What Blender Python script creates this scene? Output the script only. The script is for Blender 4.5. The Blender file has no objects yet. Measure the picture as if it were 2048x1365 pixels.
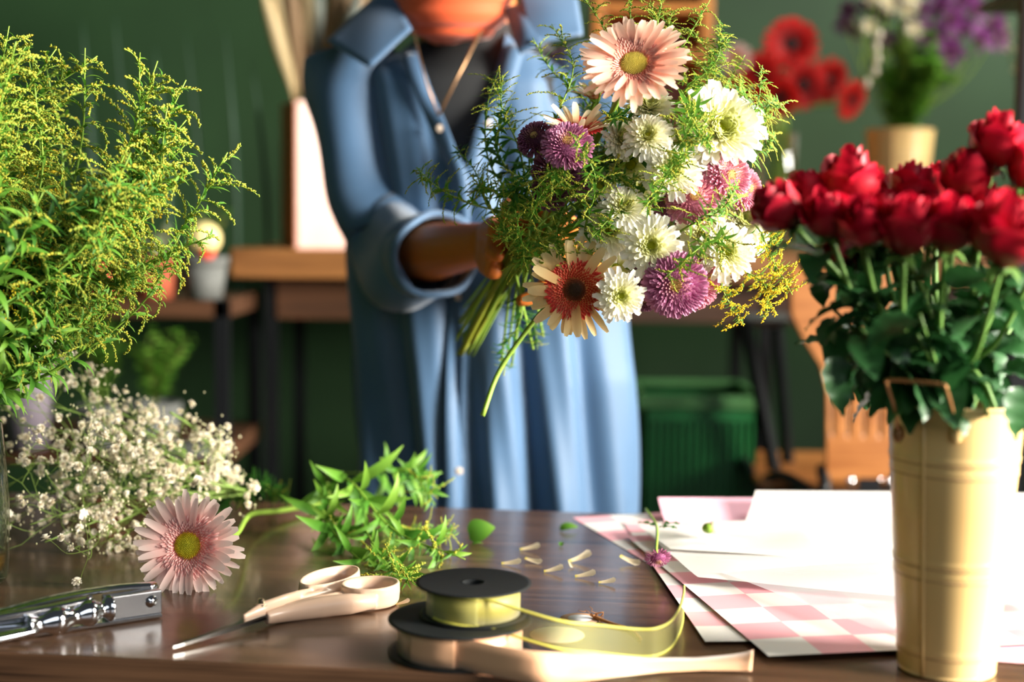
import bpy, math, random
import numpy as np
from mathutils import Matrix, Vector
R = random.Random(7)
NP = np.random.RandomState(7)
S = bpy.context.scene
PI = math.pi
# ---------------------------------------------------------------- camera
F = 2844.0                      # focal length in pixels of the 2048 wide frame
PITCH, ROLL = math.radians(4.9), math.radians(.6)
CAMP = np.array([0, 0, 1.15])
TZ = .75                        # work table top
cam = bpy.data.cameras.new('camera'); cam.sensor_width = 36; cam.lens = F*36/2048
camo = bpy.data.objects.new('camera', cam); S.collection.objects.link(camo)
CM = Matrix.Rotation(PI/2-PITCH, 4, 'X') @ Matrix.Rotation(ROLL, 4, 'Z')
camo.matrix_world = Matrix.Translation(CAMP) @ CM
cam.clip_start = .05
cam.dof.use_dof = True; cam.dof.focus_distance = 1.50; cam.dof.aperture_fstop = 2.1; cam.dof.aperture_blades = 0
S.camera = camo
CMN = np.array(CM.to_3x3())
def ray(px, py): return CMN @ np.array([(px-1024)/F, -(py-682.5)/F, -1.])
def at(px, py, Y): r = ray(px, py); return CAMP + r*(Y/r[1])
def onz(px, py, z=TZ): r = ray(px, py); return CAMP + r*((z-CAMP[2])/r[2])
# ---------------------------------------------------------------- world, lights, exposure
w = bpy.data.worlds.new('room_light'); S.world = w; w.use_nodes = True
w.node_tree.nodes['Background'].inputs[0].default_value = (.80, .90, 1, 1)
w.node_tree.nodes['Background'].inputs[1].default_value = .045
def area(name, loc, target, sx, sy, power, col):
    l = bpy.data.lights.new(name, 'AREA'); l.shape = 'RECTANGLE'; l.size = sx; l.size_y = sy; l.energy = power; l.color = col
    o = bpy.data.objects.new(name, l); S.collection.objects.link(o); o.location = loc
    o.rotation_euler = (Vector(target)-Vector(loc)).to_track_quat('-Z', 'Y').to_euler()
    return o
kw = area('window_daylight', (3.9, .22, 1.88), (0, 1.30, 1.0), 1.6, 1.4, 185, (1, .93, .82)); kw.data.spread = math.radians(72)
area('front_fill_light', (1.3, -2.2, 2.3), (0, 2.2, 1), 2.2, 1.6, 30, (.86, .93, 1))  # added fill from the camera side to brighten fronts, no real window
area('rear_window_daylight', (2.5, 3.1, 2.9), (.8, 4.1, 1.3), 1.1, .8, 105, (1, 1, .88))
S.view_settings.view_transform = 'Standard'; S.view_settings.look = 'None'
S.view_settings.gamma = 1; S.view_settings.exposure = .16; S.view_settings.use_curve_mapping = False
S.cycles.use_denoising = True; S.cycles.max_bounces = 8; S.cycles.transparent_max_bounces = 24
S.cycles.caustics_reflective = False; S.cycles.caustics_refractive = False; S.cycles.sample_clamp_indirect = 6
# ---------------------------------------------------------------- helpers
def lin(c):
    if isinstance(c, str): c = [int(c[i:i+2], 16)/255 for i in (0, 2, 4)]
    return tuple((x/12.92 if x <= .04045 else ((x+.055)/1.055)**2.4) for x in c)+(1,)
class MB:
    def __init__(s): s.v = []; s.f = []; s.t = []; s.c = []; s.n = 0; s.m = []
    def add(s, V, Fc, t=0., c=0., mi=0):
        V = np.asarray(V, float); k = len(V)
        s.v.append(V); s.f.extend([tuple(i+s.n for i in f) for f in Fc])
        s.t.append(np.broadcast_to(np.asarray(t, float), (k,))); s.c.append(np.broadcast_to(np.asarray(c, float), (k,)))
        s.m.extend([mi]*len(Fc)); s.n += k
        return s
    def mesh(s, name, mats, smooth=True):
        me = bpy.data.meshes.new(name)
        V = np.concatenate(s.v) if s.v else np.zeros((0, 3))
        me.from_pydata(V.tolist(), [], s.f)
        for nm, arr in (('t', s.t), ('c', s.c)):
            if arr: me.attributes.new(nm, 'FLOAT', 'POINT').data.foreach_set('value', np.concatenate(arr).astype(np.float32))
        for m in (mats if isinstance(mats, (list, tuple)) else [mats]): me.materials.append(m)
        if any(s.m): me.polygons.foreach_set('material_index', s.m)
        if smooth: me.polygons.foreach_set('use_smooth', [True]*len(me.polygons))
        me.update(); return me
    def obj(s, name, mats, parent=None, smooth=True, loc=None):
        return link(name, s.mesh(name, mats, smooth), parent, loc)
def link(name, me, parent=None, loc=None):
    o = bpy.data.objects.new(name, me); S.collection.objects.link(o)
    if parent: o.parent = parent
    if loc is not None: o.location = loc
    return o
def tag(o, label=None, cat=None, group=None, kind=None):
    if label: o['label'] = label
    if cat: o['category'] = cat
    if group: o['group'] = group
    if kind: o['kind'] = kind
    return o
def thing(name, label, cat, loc=(0, 0, 0), group=None):
    o = bpy.data.objects.new(name, None); S.collection.objects.link(o); o.location = tuple(loc); o.empty_display_size = .05
    return tag(o, label, cat, group)
def shift(mb, loc):                       # make coordinates local to a root at loc
    mb.v = [v-np.asarray(loc) for v in mb.v]; return mb
def nrm(v): v = np.asarray(v, float); return v/(np.linalg.norm(v)+1e-12)
def rotz(a): c, s = math.cos(a), math.sin(a); return np.array([[c, -s, 0], [s, c, 0], [0, 0, 1]])
def roty(a): c, s = math.cos(a), math.sin(a); return np.array([[c, 0, s], [0, 1, 0], [-s, 0, c]])
def rotx(a): c, s = math.cos(a), math.sin(a); return np.array([[1, 0, 0], [0, c, -s], [0, s, c]])
def frame(n, spin=0.):                    # rotation whose local z is n
    z = nrm(n); a = np.array([0, 0, 1.]) if abs(z[2]) < .95 else np.array([1., 0, 0])
    x = nrm(np.cross(a, z)); y = np.cross(z, x)
    return np.column_stack([x, y, z]) @ rotz(spin)
def box(sx, sy, sz, c=(0, 0, 0), rot=None):
    V = np.array([[x, y, z] for x in (-.5, .5) for y in (-.5, .5) for z in (-.5, .5)])*[sx, sy, sz]
    if rot is not None: V = V @ rot.T
    return V+np.asarray(c), [(0, 1, 3, 2), (4, 6, 7, 5), (0, 4, 5, 1), (2, 3, 7, 6), (0, 2, 6, 4), (1, 5, 7, 3)]
def grid(nu, nv, closed=False):
    f = []
    for j in range(nv):
        for i in range(nu):
            a = j*(nu if closed else nu+1)+i; b = j*(nu if closed else nu+1)+((i+1) % nu if closed else i+1)
            s = nu if closed else nu+1
            f.append((a, b, b+s, a+s))
    return f
def smooth_path(P, n=4):
    P = np.asarray(P, float)
    if len(P) < 3: return np.array([P[0]+(P[-1]-P[0])*k/n for k in range(n+1)])
    Q = np.vstack([2*P[0]-P[1], P, 2*P[-1]-P[-2]]); out = []
    for i in range(1, len(Q)-2):
        for k in range(n):
            t = k/n
            out.append(.5*((2*Q[i])+(-Q[i-1]+Q[i+1])*t+(2*Q[i-1]-5*Q[i]+4*Q[i+1]-Q[i+2])*t*t+(-Q[i-1]+3*Q[i]-3*Q[i+1]+Q[i+2])*t**3))
    out.append(P[-1]); return np.array(out)
def tube(P, r, n=6, cap=True, sq=None, up=None):
    P = np.asarray(P, float); k = len(P); r = np.interp(np.linspace(0, 1, k), np.linspace(0, 1, len(r)), r) if np.ndim(r) else np.full(k, r)
    T = np.gradient(P, axis=0); V = []
    u = None
    for i in range(k):
        t = nrm(T[i])
        if u is None:
            a = np.array([0, 0, 1.]) if abs(t[2]) < .9 else np.array([1., 0, 0])
            if up is not None: a = np.asarray(up, float)
            u = nrm(np.cross(a, t))
        else: u = nrm(u-t*np.dot(u, t))
        v = np.cross(t, u); A = np.arange(n)*2*PI/n
        V.append(P[i]+r[i]*(np.outer(np.cos(A), u)+np.outer(np.sin(A), v)*(sq or 1)))
    V = np.concatenate(V); Fc = grid(n, k-1, True)
    if cap: Fc.append(tuple(range(n-1, -1, -1))); Fc.append(tuple(range((k-1)*n, k*n)))
    return V, Fc
def lathe(prof, n=40, cap0=False, cap1=False, c=(0, 0, 0)):
    A = np.arange(n)*2*PI/n; V = []
    for r, z in prof: V.append(np.column_stack([r*np.cos(A), r*np.sin(A), np.full(n, z)]))
    V = np.concatenate(V)+np.asarray(c); Fc = grid(n, len(prof)-1, True)
    if cap0: Fc.append(tuple(range(n-1, -1, -1)))
    if cap1: Fc.append(tuple(range((len(prof)-1)*n, len(prof)*n)))
    return V, Fc
def sphere(r, n=10, m=6, sc=(1, 1, 1), c=(0, 0, 0)):
    prof = [(max(1e-5, math.sin(PI*k/m)), -math.cos(PI*k/m)) for k in range(m+1)]
    V, Fc = lathe(prof, n); return V*r*np.asarray(sc)+np.asarray(c), Fc
OCTV = np.array([[1, 0, 0], [-1, 0, 0], [0, 1, 0], [0, -1, 0], [0, 0, 1], [0, 0, -1.]])
OCTF = [(0, 2, 4), (2, 1, 4), (1, 3, 4), (3, 0, 4), (2, 0, 5), (1, 2, 5), (3, 1, 5), (0, 3, 5)]
def leafshape(L, W, e0, e1, n=6, fold=.25, tip=1.0, r0=0., base=.05, sh='lance', wav=0.):
    """blade along +x that starts at elevation e0 and ends at e1"""
    s = np.linspace(0, 1, n+1); e = e0+(e1-e0)*s; d = L/n
    x = np.concatenate([[0], np.cumsum(np.cos((e[1:]+e[:-1])/2))*d])+r0
    z = np.concatenate([[0], np.cumsum(np.sin((e[1:]+e[:-1])/2))*d])
    if sh == 'lance': wd = np.sin(PI*np.clip(s, .02, .985)**.75)
    elif sh == 'ovate': wd = np.sin(PI*np.clip(s, .03, .98)**.62)**.8
    elif sh == 'spoon': wd = .35+.65*s**1.3; wd[-1] = .55; wd[-2] = max(wd[-2], .95)
    else: wd = np.sin(PI*(.1+.72*s))**.7; wd[-1] = .42          # ray
    wd = wd*W/2
    nx, nz = -np.sin(e), np.cos(e)
    V = []
    for i in range(n+1):
        o = fold*wd[i]; ww = wav*math.sin(i*2.3)*W
        V += [[x[i]+nx[i]*(o+ww), -wd[i], z[i]+nz[i]*(o+ww)], [x[i], 0, z[i]], [x[i]+nx[i]*(o-ww), wd[i], z[i]+nz[i]*(o-ww)]]
    return np.array(V), grid(2, n), np.repeat(s, 3)
# ---------------------------------------------------------------- materials
def newmat(name):
    m = bpy.data.materials.new(name); m.use_nodes = True; nt = m.node_tree
    return m, nt, nt.nodes['Principled BSDF'], nt.nodes['Material Output']
def ND(nt, t, **k):
    n = nt.nodes.new(t)
    for a, b in k.items(): setattr(n, a, b)
    return n
def plain(name, col, rough=.5, metal=0, coat=0, noise=None, nscale=20, bump=0, spec=.5, sheen=0, subs=0, stretch=None, trans=0):
    m, nt, b, out = newmat(name); L = nt.links.new
    b.inputs['Base Color'].default_value = lin(col); b.inputs['Roughness'].default_value = rough; b.inputs['Metallic'].default_value = metal
    b.inputs['Coat Weight'].default_value = coat; b.inputs['Specular IOR Level'].default_value = spec; b.inputs['Sheen Weight'].default_value = sheen
    if trans: b.inputs['Transmission Weight'].default_value = trans
    if subs: b.inputs['Subsurface Weight'].default_value = subs; b.inputs['Subsurface Radius'].default_value = (.02, .008, .004)
    if noise or bump:
        tc = ND(nt, 'ShaderNodeTexCoord'); mp = ND(nt, 'ShaderNodeMapping'); L(tc.outputs['Object'], mp.inputs[0])
        if stretch: mp.inputs['Scale'].default_value = stretch
        nz = ND(nt, 'ShaderNodeTexNoise'); nz.inputs['Scale'].default_value = nscale; nz.inputs['Detail'].default_value = 6; L(mp.outputs[0], nz.inputs[0])
        if noise:
            rp = ND(nt, 'ShaderNodeValToRGB'); rp.color_ramp.elements[0].position = .3; rp.color_ramp.elements[1].position = .7
            rp.color_ramp.elements[0].color = lin(noise); rp.color_ramp.elements[1].color = lin(col)
            L(nz.outputs[0], rp.inputs[0]); L(rp.outputs[0], b.inputs['Base Color'])
        if bump:
            bp = ND(nt, 'ShaderNodeBump'); bp.inputs['Strength'].default_value = bump; bp.inputs['Distance'].default_value = .003
            L(nz.outputs[0], bp.inputs['Height']); L(bp.outputs[0], b.inputs['Normal'])
    return m
def plant(name, tstops, cstops=None, mix=.5, trans=.35, rough=.5, spec=.3, nscale=60):
    """colour along the blade (t) blended with colour by element (c), with light passing through"""
    m, nt, b, out = newmat(name); L = nt.links.new
    def ramp(attr, stops):
        a = ND(nt, 'ShaderNodeAttribute', attribute_name=attr); r = ND(nt, 'ShaderNodeValToRGB'); cr = r.color_ramp
        while len(cr.elements) < len(stops): cr.elements.new(.5)
        for e, (p, c) in zip(cr.elements, stops): e.position = p; e.color = lin(c)
        L(a.outputs['Fac'], r.inputs[0]); return r.outputs[0]
    col = ramp('t', tstops)
    if cstops:
        mx = ND(nt, 'ShaderNodeMix', data_type='RGBA'); mx.inputs[0].default_value = mix
        L(col, mx.inputs[6]); L(ramp('c', cstops), mx.inputs[7]); col = mx.outputs[2]
    L(col, b.inputs['Base Color']); b.inputs['Roughness'].default_value = rough; b.inputs['Specular IOR Level'].default_value = spec
    if trans:
        tr = ND(nt, 'ShaderNodeBsdfTranslucent'); L(col, tr.inputs[0]); ms = ND(nt, 'ShaderNodeMixShader'); ms.inputs[0].default_value = trans
        L(b.outputs[0], ms.inputs[1]); L(tr.outputs[0], ms.inputs[2]); L(ms.outputs[0], out.inputs[0])
    return m
def wood(name, c0, c1, scale=(1.2, 14, 14), rough=.3, coat=0., bump=.15):
    m, nt, b, out = newmat(name); L = nt.links.new
    tc = ND(nt, 'ShaderNodeTexCoord'); mp = ND(nt, 'ShaderNodeMapping'); mp.inputs['Scale'].default_value = scale; L(tc.outputs['Object'], mp.inputs[0])
    n1 = ND(nt, 'ShaderNodeTexNoise'); n1.inputs['Scale'].default_value = 3; n1.inputs['Detail'].default_value = 8; n1.inputs['Distortion'].default_value = .6; L(mp.outputs[0], n1.inputs[0])
    mp2 = ND(nt, 'ShaderNodeMapping'); mp2.inputs['Scale'].default_value = [s*(1 if i == 0 else 7) for i, s in enumerate(scale)]; L(tc.outputs['Object'], mp2.inputs[0])
    n2 = ND(nt, 'ShaderNodeTexNoise'); n2.inputs['Scale'].default_value = 3; n2.inputs['Detail'].default_value = 4; L(mp2.outputs[0], n2.inputs[0])
    mx = ND(nt, 'ShaderNodeMath', operation='MULTIPLY_ADD'); mx.inputs[1].default_value = .45; L(n2.outputs[0], mx.inputs[0])
    m3 = ND(nt, 'ShaderNodeMath', operation='MULTIPLY'); m3.inputs[1].default_value = .6; L(n1.outputs[0], m3.inputs[0]); L(m3.outputs[0], mx.inputs[2])
    rp = ND(nt, 'ShaderNodeValToRGB'); rp.color_ramp.elements[0].position = .38; rp.color_ramp.elements[1].position = .66
    rp.color_ramp.elements[0].color = lin(c0); rp.color_ramp.elements[1].color = lin(c1)
    L(mx.outputs[0], rp.inputs[0]); L(rp.outputs[0], b.inputs['Base Color'])
    b.inputs['Roughness'].default_value = rough; b.inputs['Coat Weight'].default_value = coat; b.inputs['Coat Roughness'].default_value = .12
    bp = ND(nt, 'ShaderNodeBump'); bp.inputs['Strength'].default_value = bump; bp.inputs['Distance'].default_value = .001
    L(mx.outputs[0], bp.inputs['Height']); L(bp.outputs[0], b.inputs['Normal'])
    return m
def bevel(o, w=.003, seg=2):
    m = o.modifiers.new('bevel', 'BEVEL'); m.width = w; m.segments = seg; m.limit_method = 'ANGLE'; return o
# ================================================================ setting
M_wall = plain('green_wall_paint', '2c4a2a', .5, noise='253f24', nscale=3, bump=.1)
M_floor = plain('dark_floor', '3a342e', .5, noise='2c2723', nscale=4)
M_black = plain('black_metal', '15171a', .38, metal=.3)
M_dwood = wood('dark_brown_table_wood', '33241a', '664a36', (1.1, 16, 16), .27, .25, .12)
M_counter = wood('oak_counter_wood', '6b4322', '9a683a', (1.4, 12, 12), .45)
M_brownwood = wood('brown_shelf_wood', '3a2416', '5b3a24', (1.4, 12, 12), .5)
M_ply = wood('orange_plywood', '9a5c2b', 'b9783f', (2, 2, 16), .4)
M_terra = plain('terracotta', 'b0583a', .8, noise='9a4a30', nscale=15)
M_grey = plain('grey_clay', '6d6f6c', .75, noise='5c5e5c', nscale=15)
M_cream = plain('cream_enamel', 'ecc98a', .34, noise='e4bd7c', nscale=9, coat=.2)
M_soil = plain('potting_soil', '2a1c13', .95, bump=.5)
def struct(name, V, Fc, mat): o = MB().add(V, Fc).obj(name, mat, smooth=False); o['kind'] = 'structure'; return o
struct('floor', *box(8, 9, .1, (0, 1.6, -.05)), M_floor)
struct('wall_back', *box(8, .1, 3, (0, 4.2, 1.5)), M_wall)
struct('wall_left', *box(.1, 9, 3, (-3.0, 1.6, 1.5)), M_wall)
bevel(struct('baseboard_back', *box(8, .02, .1, (0, 4.14, .05)), M_black), .004)
# ---- work table (turned by seven degrees)
tr_ = thing('work_table', 'dark brown wooden work table with flowers, ribbon and papers lying on it', 'table', (0.05, 1.57, 0)); tr_.rotation_euler.z = math.radians(-6.9)
o = bevel(MB().add(*box(2.1, .715, .03, (0, 0, TZ-.015))).obj('tabletop', M_dwood, tr_, False), .0025, 3)
for sx in (-.97, .97):
    for sy in (-.31, .31): bevel(MB().add(*box(.05, .05, TZ-.03, (sx, sy, (TZ-.03)/2))).obj('leg', M_black, tr_, False), .003)
a_ = MB()
for sy in (-.31, .31): a_.add(*box(1.9, .03, .05, (0, sy, TZ-.056)))
a_.obj('apron', M_black, tr_, False)
# ================================================================ background furniture
c0 = at(447, 497, 3.3); ctz = c0[2]
t = thing('wooden_counter', 'long thick brown wooden counter on black legs along the green wall', 'counter', (.725, 3.62, 0))
bevel(MB().add(*box(2.76, .64, .068, (0, 0, ctz-.034))).obj('worktop', M_counter, t, False), .004)
bevel(MB().add(*box(2.6, .03, .10, (0, -.2, ctz-.12))).obj('apron', M_brownwood, t, False), .003)
for x in (at(541, 700, 3.4)[0]-.725, 1.25, at(1548, 700, 3.3)[0]-.725):
    for y in (-.2, .25): MB().add(*box(.03, .03, ctz-.07, (x, y, (ctz-.07)/2))).obj('leg', M_black, t, False)
# left plant rack
x1 = at(466, 600, 3.15)[0]; sh1 = at(300, 596, 3.15)[2]; sh2 = at(300, 893, 3.1)[2]
t = thing('plant_rack', 'dark metal plant rack with brown shelves at left of the counter', 'rack', ((x1-1.9)/2, 3.3, 0)); hw = (x1+1.9)/2
for z in (sh1, sh2): bevel(MB().add(*box(2*hw, .42, .04, (0, 0, z-.02))).obj('shelf', M_brownwood, t, False), .003)
for x in (-hw+.015, hw-.015):
    for y in (-.195, .195): MB().add(*box(.03, .03, sh1+.0, (x, y, sh1/2))).obj('upright', M_black, t, False)
# black post far right
pr = at(2046, 600, 2.75)
t = thing('display_stand', 'black metal display stand cut by the right edge of the photo', 'stand', (pr[0]+.232, 2.75, 0))
for x in (-.24, .24): MB().add(*box(.035, .035, 1.75, (x, 0, .875))).obj('upright', M_black, t, False)
for z in (.3, .9, 1.6): bevel(MB().add(*box(.5, .3, .02, (0, .13, z))).obj('shelf', M_black, t, False), .002)
# green crate
def crate():
    a = at(1285, 800, 3.05); b = at(1512, 800, 3.05); z1 = at(1400, 792, 3.05)[2]; w_ = b[0]-a[0]; cx = (a[0]+b[0])/2
    M_g = plain('green_plastic', '17622f', .35, noise='115026', nscale=8)
    t = thing('storage_crate', 'green ribbed plastic crate standing under the counter', 'crate', (cx, 3.05+.12, 0))
    mb = MB(); H = z1-.01; d_ = .3
    mb.add(*box(w_-.02, d_-.02, .01, (0, 0, .005)))
    for sx in (-1, 1): mb.add(*box(.008, d_, H, (sx*(w_/2-.004), 0, H/2)))
    for sy in (-1, 1):
        mb.add(*box(w_, .008, H, (0, sy*(d_/2-.004), H/2)))
        for k in range(15): mb.add(*box(.006, .010, H-.06, (-w_/2+.012+k*(w_-.024)/14, sy*(d_/2+.003), H/2-.01)))
    mb.obj('crate_body', M_g, t, False)
    r_ = MB()
    for sy in (-1, 1): r_.add(*box(w_+.03, .02, .03, (0, sy*(d_/2+.002), H)))
    for sx in (-1, 1): r_.add(*box(.02, d_+.01, .03, (sx*(w_/2+.005), 0, H)))
    bevel(r_.obj('crate_rim', plain('green_rim', '3c6a3a', .4), t, False), .004)
    t.scale = (1, 1, 1)
crate()
# plywood chair
def chair():
    Y = 2.75; A = lambda x, y: at(x, y, Y)
    out = [(1560, 535), (1850, 535), (1855, 640), (1800, 700), (1790, 780), (1788, 955), (1775, 968), (1665, 968), (1652, 955), (1650, 780), (1628, 705), (1590, 655), (1555, 635)]
    P = [A(*q) for q in out]; c = A(1720, 750); base = np.array([c[0], Y, 0])
    t = thing('plywood_chair', 'orange plywood chair with slotted back and black frame behind the roses', 'chair', base)
    # back panel as a grid with slots cut, curved
    mb = MB(); ny, nx = 44, 40
    ztop, zbot = A(1700, 538)[2], A(1700, 966)[2]
    def half(z):
        py = 538+(ztop-z)/(ztop-zbot)*428
        return np.interp(py, [538, 630, 680, 730, 780, 945, 966], [1700-1556, 1700-1556, 118, 84, 72, 69, 62])*Y/F
    cx = A(1722, 750)[0]-c[0]
    V = []
    for j in range(ny+1):
        z = zbot+(ztop-zbot)*j/ny
        for i in range(nx+1):
            u = -1+2*i/nx; x = u*half(z); V.append([x+cx, -.02+.35*x*x+.04*((z-zbot)/(ztop-zbot))**2, z])
    f = []; slots = [(.30, .36)]
    for k, q in enumerate(grid(nx, ny)):
        j, i = divmod(k, nx); z = zbot+(ztop-zbot)*(j+.5)/ny; py = 538+(ztop-z)/(ztop-zbot)*428
        if 780 < py < 870 and i % 9 in (3, 4) and 0 < i < nx-1: continue
        f.append(q)
    o = mb.add(V, f).obj('backrest', M_ply, t); s = o.modifiers.new('solid', 'SOLIDIFY'); s.thickness = .012
    zb = A(1700, 955)[2]
    for px in (1690, 1768):
        p = A(px, 957); V, Fc = sphere(.009, 10, 6, (1, .5, 1), (p[0]-c[0], -.045, zb)); MB().add(V, Fc).obj('bolt', M_chrome, t)
    bevel(MB().add(*box(.045, .006, .022, (A(1728, 957)[0]-c[0], -.045, zb-.004))).obj('bracket_plate', M_chrome, t, False), .002)
    # frame: arched tubes and seat
    fr = MB()
    for s_ in (-1, 1):
        fr.add(*tube(smooth_path([(s_*.07+cx, -.0, zb+.02), (s_*.08+cx, -.03, zb-.03), (s_*.17+cx, .12, zb-.06), (s_*.2+cx, .2, 0)], 6), .012, 8))
        fr.add(*tube(smooth_path([(s_*.17+cx, .1, zb-.05), (s_*.19+cx, .3, zb-.06), (s_*.2+cx, .45, 0)], 6), .012, 8))
    fr.add(*tube(smooth_path([(-.17+cx, .0, zb-.09), (-.1+cx, -.03, zb-.035), (cx, -.04, zb-.025), (.1+cx, -.03, zb-.035), (.17+cx, 0, zb-.09)], 6), .011, 8))
    fr.obj('frame', M_black, t)
    o = bevel(MB().add(*box(.36, .38, .014, (cx, .27, zb-.03))).obj('seat', M_ply, t, False), .006)
    # sawhorse legs in front of the crate
    t2 = thing('trestle_leg', 'black metal trestle with two slanted bars between crate and chair', 'trestle', at(1560, 1010, 2.95)*np.array([1, 1, 0]))
    b0 = np.array(t2.location)
    for (q0, q1, y) in (((1490, 640), (1562, 1010), 2.95), ((1553, 640), (1582, 1010), 3.05)):
        p, q = at(*q0, y)-b0, at(*q1, y)-b0; e = q+(q-p)*(q[2]/(p[2]-q[2])); MB().add(*tube([p, q, e], .014, 4)).obj('bar', M_black, t2, False)
    p, q = at(1480, 640, 2.95)-b0, at(1570, 640, 3.05)-b0
    MB().add(*tube([p, q], .016, 4)).obj('top_bar', M_black, t2, False)
M_chrome = plain('chrome', 'd9dbe0', .09, metal=1)
chair()
# tall square vase with dried grasses, pale pink where lit, terracotta where shaded
def tallvase():
    Y = 3.42; b = at(622, 497, Y); top = at(622, 204, Y)[2]; H = top-ctz
    t = thing('square_floor_vase', 'tall square vase of dried grasses on the counter, lit faces pink, shaded side terracotta', 'vase', (b[0], Y+.05, ctz))
    rot = rotz(math.radians(24)); w_ = .121
    M_pk = plain('lit_pink_glaze', 'e6b4a6', .5, noise='eecbc0', nscale=5); M_or = plain('shaded_terracotta_glaze', 'c8703f', .6)  # light painted into the glaze: paler on lit faces, darker on shaded left side
    mb = MB()
    for i, (cx, cy, sx, sy, mi) in enumerate(((0, -w_/2, w_, .006, 0), (0, w_/2, w_, .006, 0), (-w_/2, 0, .006, w_+.006, 1), (w_/2, 0, .006, w_+.006, 0))):
        V, Fc = box(sx, sy, H, (cx, cy, H/2)); mb.add(V @ rot.T, Fc, mi=mi)
    V, Fc = box(w_, w_, .006, (0, 0, .003)); mb.add(V @ rot.T, Fc)
    mb.obj('vase_body', [M_pk, M_or], t, False)
    mats = [plant('dried_cream', [(0, 'c9a878'), (1, 'e9d6a8')], trans=.2), plant('dried_brown', [(0, '6e5540'), (1, 'a88a68')], trans=.2), plant('dried_grey', [(0, '5d6662'), (1, '8a918a')], trans=.2)]
    tips = [(520, -40, 0), (545, -60, 0), (575, -80, 1), (600, -40, 1), (640, -60, 2), (665, -30, 1), (700, -50, 1), (720, -20, 2), (680, -90, 1), (560, -20, 1), (610, -100, 0), (740, -60, 1)]
    for k, (px, py, mi) in enumerate(tips):
        tp = at(px, py, Y+R.uniform(-.08, .1)); r0 = np.array([b[0]+R.uniform(-.03, .03), Y+.05+R.uniform(-.03, .03), ctz+.02])
        g = thing('dried_grass_stem', 'dried feathery grass stem standing in the tall square pink vase', 'dried grass', r0, 'dried grasses in the square vase')
        mid = np.array([r0[0]+(tp[0]-r0[0])*.25, r0[1], top-.02]); path = smooth_path([r0, mid, (mid+tp)/2+[0, 0, .01], tp], 6)
        shift(MB().add(*tube(path, .0025, 5), t=.3), r0).obj('stem', mats[mi], g)
        n = len(path); pl = MB().add(*tube(path[n//2-2:], [.004, .016, .02, .016, .004], 7), t=.7)
        for q in range(60):
            i = R.randint(n//2, n-1); V, Fc, tt = leafshape(.05, .006, .9, .2, 3); V = V @ frame(path[i]-path[i-1]).T if False else V @ roty(-.5).T @ rotz(R.uniform(0, 6.28)).T
            pl.add(V+path[i]+[0, 0, R.uniform(-.02, .02)], Fc, tt)
        shift(pl, r0).obj('plume', mats[mi], g)
tallvase()
# open wooden shelf box behind the shoulder
def shelfbox():
    Y = 3.6; a = at(1185, 100, Y); b = at(1426, 100, Y); w_ = b[0]-a[0]; H = 1.75-ctz
    t = thing('wooden_shelf_unit', 'orange wooden box shelf on the counter behind the person', 'shelf', ((a[0]+b[0])/2, Y+.1, ctz))
    M = wood('honey_wood', 'b36a28', 'd98c3e', (2, 2, 14), .45)
    mb = MB()
    for s_ in (-1, 1): mb.add(*box(.03, .2, H, (s_*(w_/2-.015), 0, H/2)))
    bevel(mb.obj('side_panel', M, t, False), .003)
    for z in (.012, at(1300, 110, Y)[2]-ctz, at(1300, 15, Y)[2]-ctz, H-.012): bevel(MB().add(*box(w_-.06, .2, .024, (0, 0, z))).obj('shelf', M, t, False), .003)
    MB().add(*box(w_-.04, .01, H-.02, (0, .1, H/2))).obj('back_panel', wood('pinkish_wood', '8a5f4a', 'b98068', (2, 2, 14), .5), t, False)
shelfbox()
# ================================================================ flower kit
G_leaf = plant('fresh_leaf', [(0, '3f741c'), (.5, '4e8524'), (1, '7aa436')], [(0, '346a22'), (.5, '5b8f32'), (1, '8db044')], .5, .38)
G_leafd = plant('deep_leaf', [(0, '265620'), (1, '427a2e')], [(0, '204e1e'), (1, '4e8634')], .5, .3)
G_stem = plant('green_stem', [(0, '6f8f30'), (1, '93b548')], trans=.1, rough=.45)
G_stemb = plant('olive_stem', [(0, '7d7a22'), (1, '8b9a34')], trans=.1, rough=.45)
G_bud = plant('goldenrod_buds', [(0, '8ea43a'), (1, 'bcbc42')], [(0, '84a038'), (.6, 'b4b848'), (1, 'dcb52c')], .6, .3)
G_gold = plant('goldenrod_open', [(0, 'b9bf3a'), (1, 'efc81e')], [(0, 'a9bd3c'), (.45, 'e9c41a'), (1, 'f6cf1c')], .75, .3)
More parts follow.
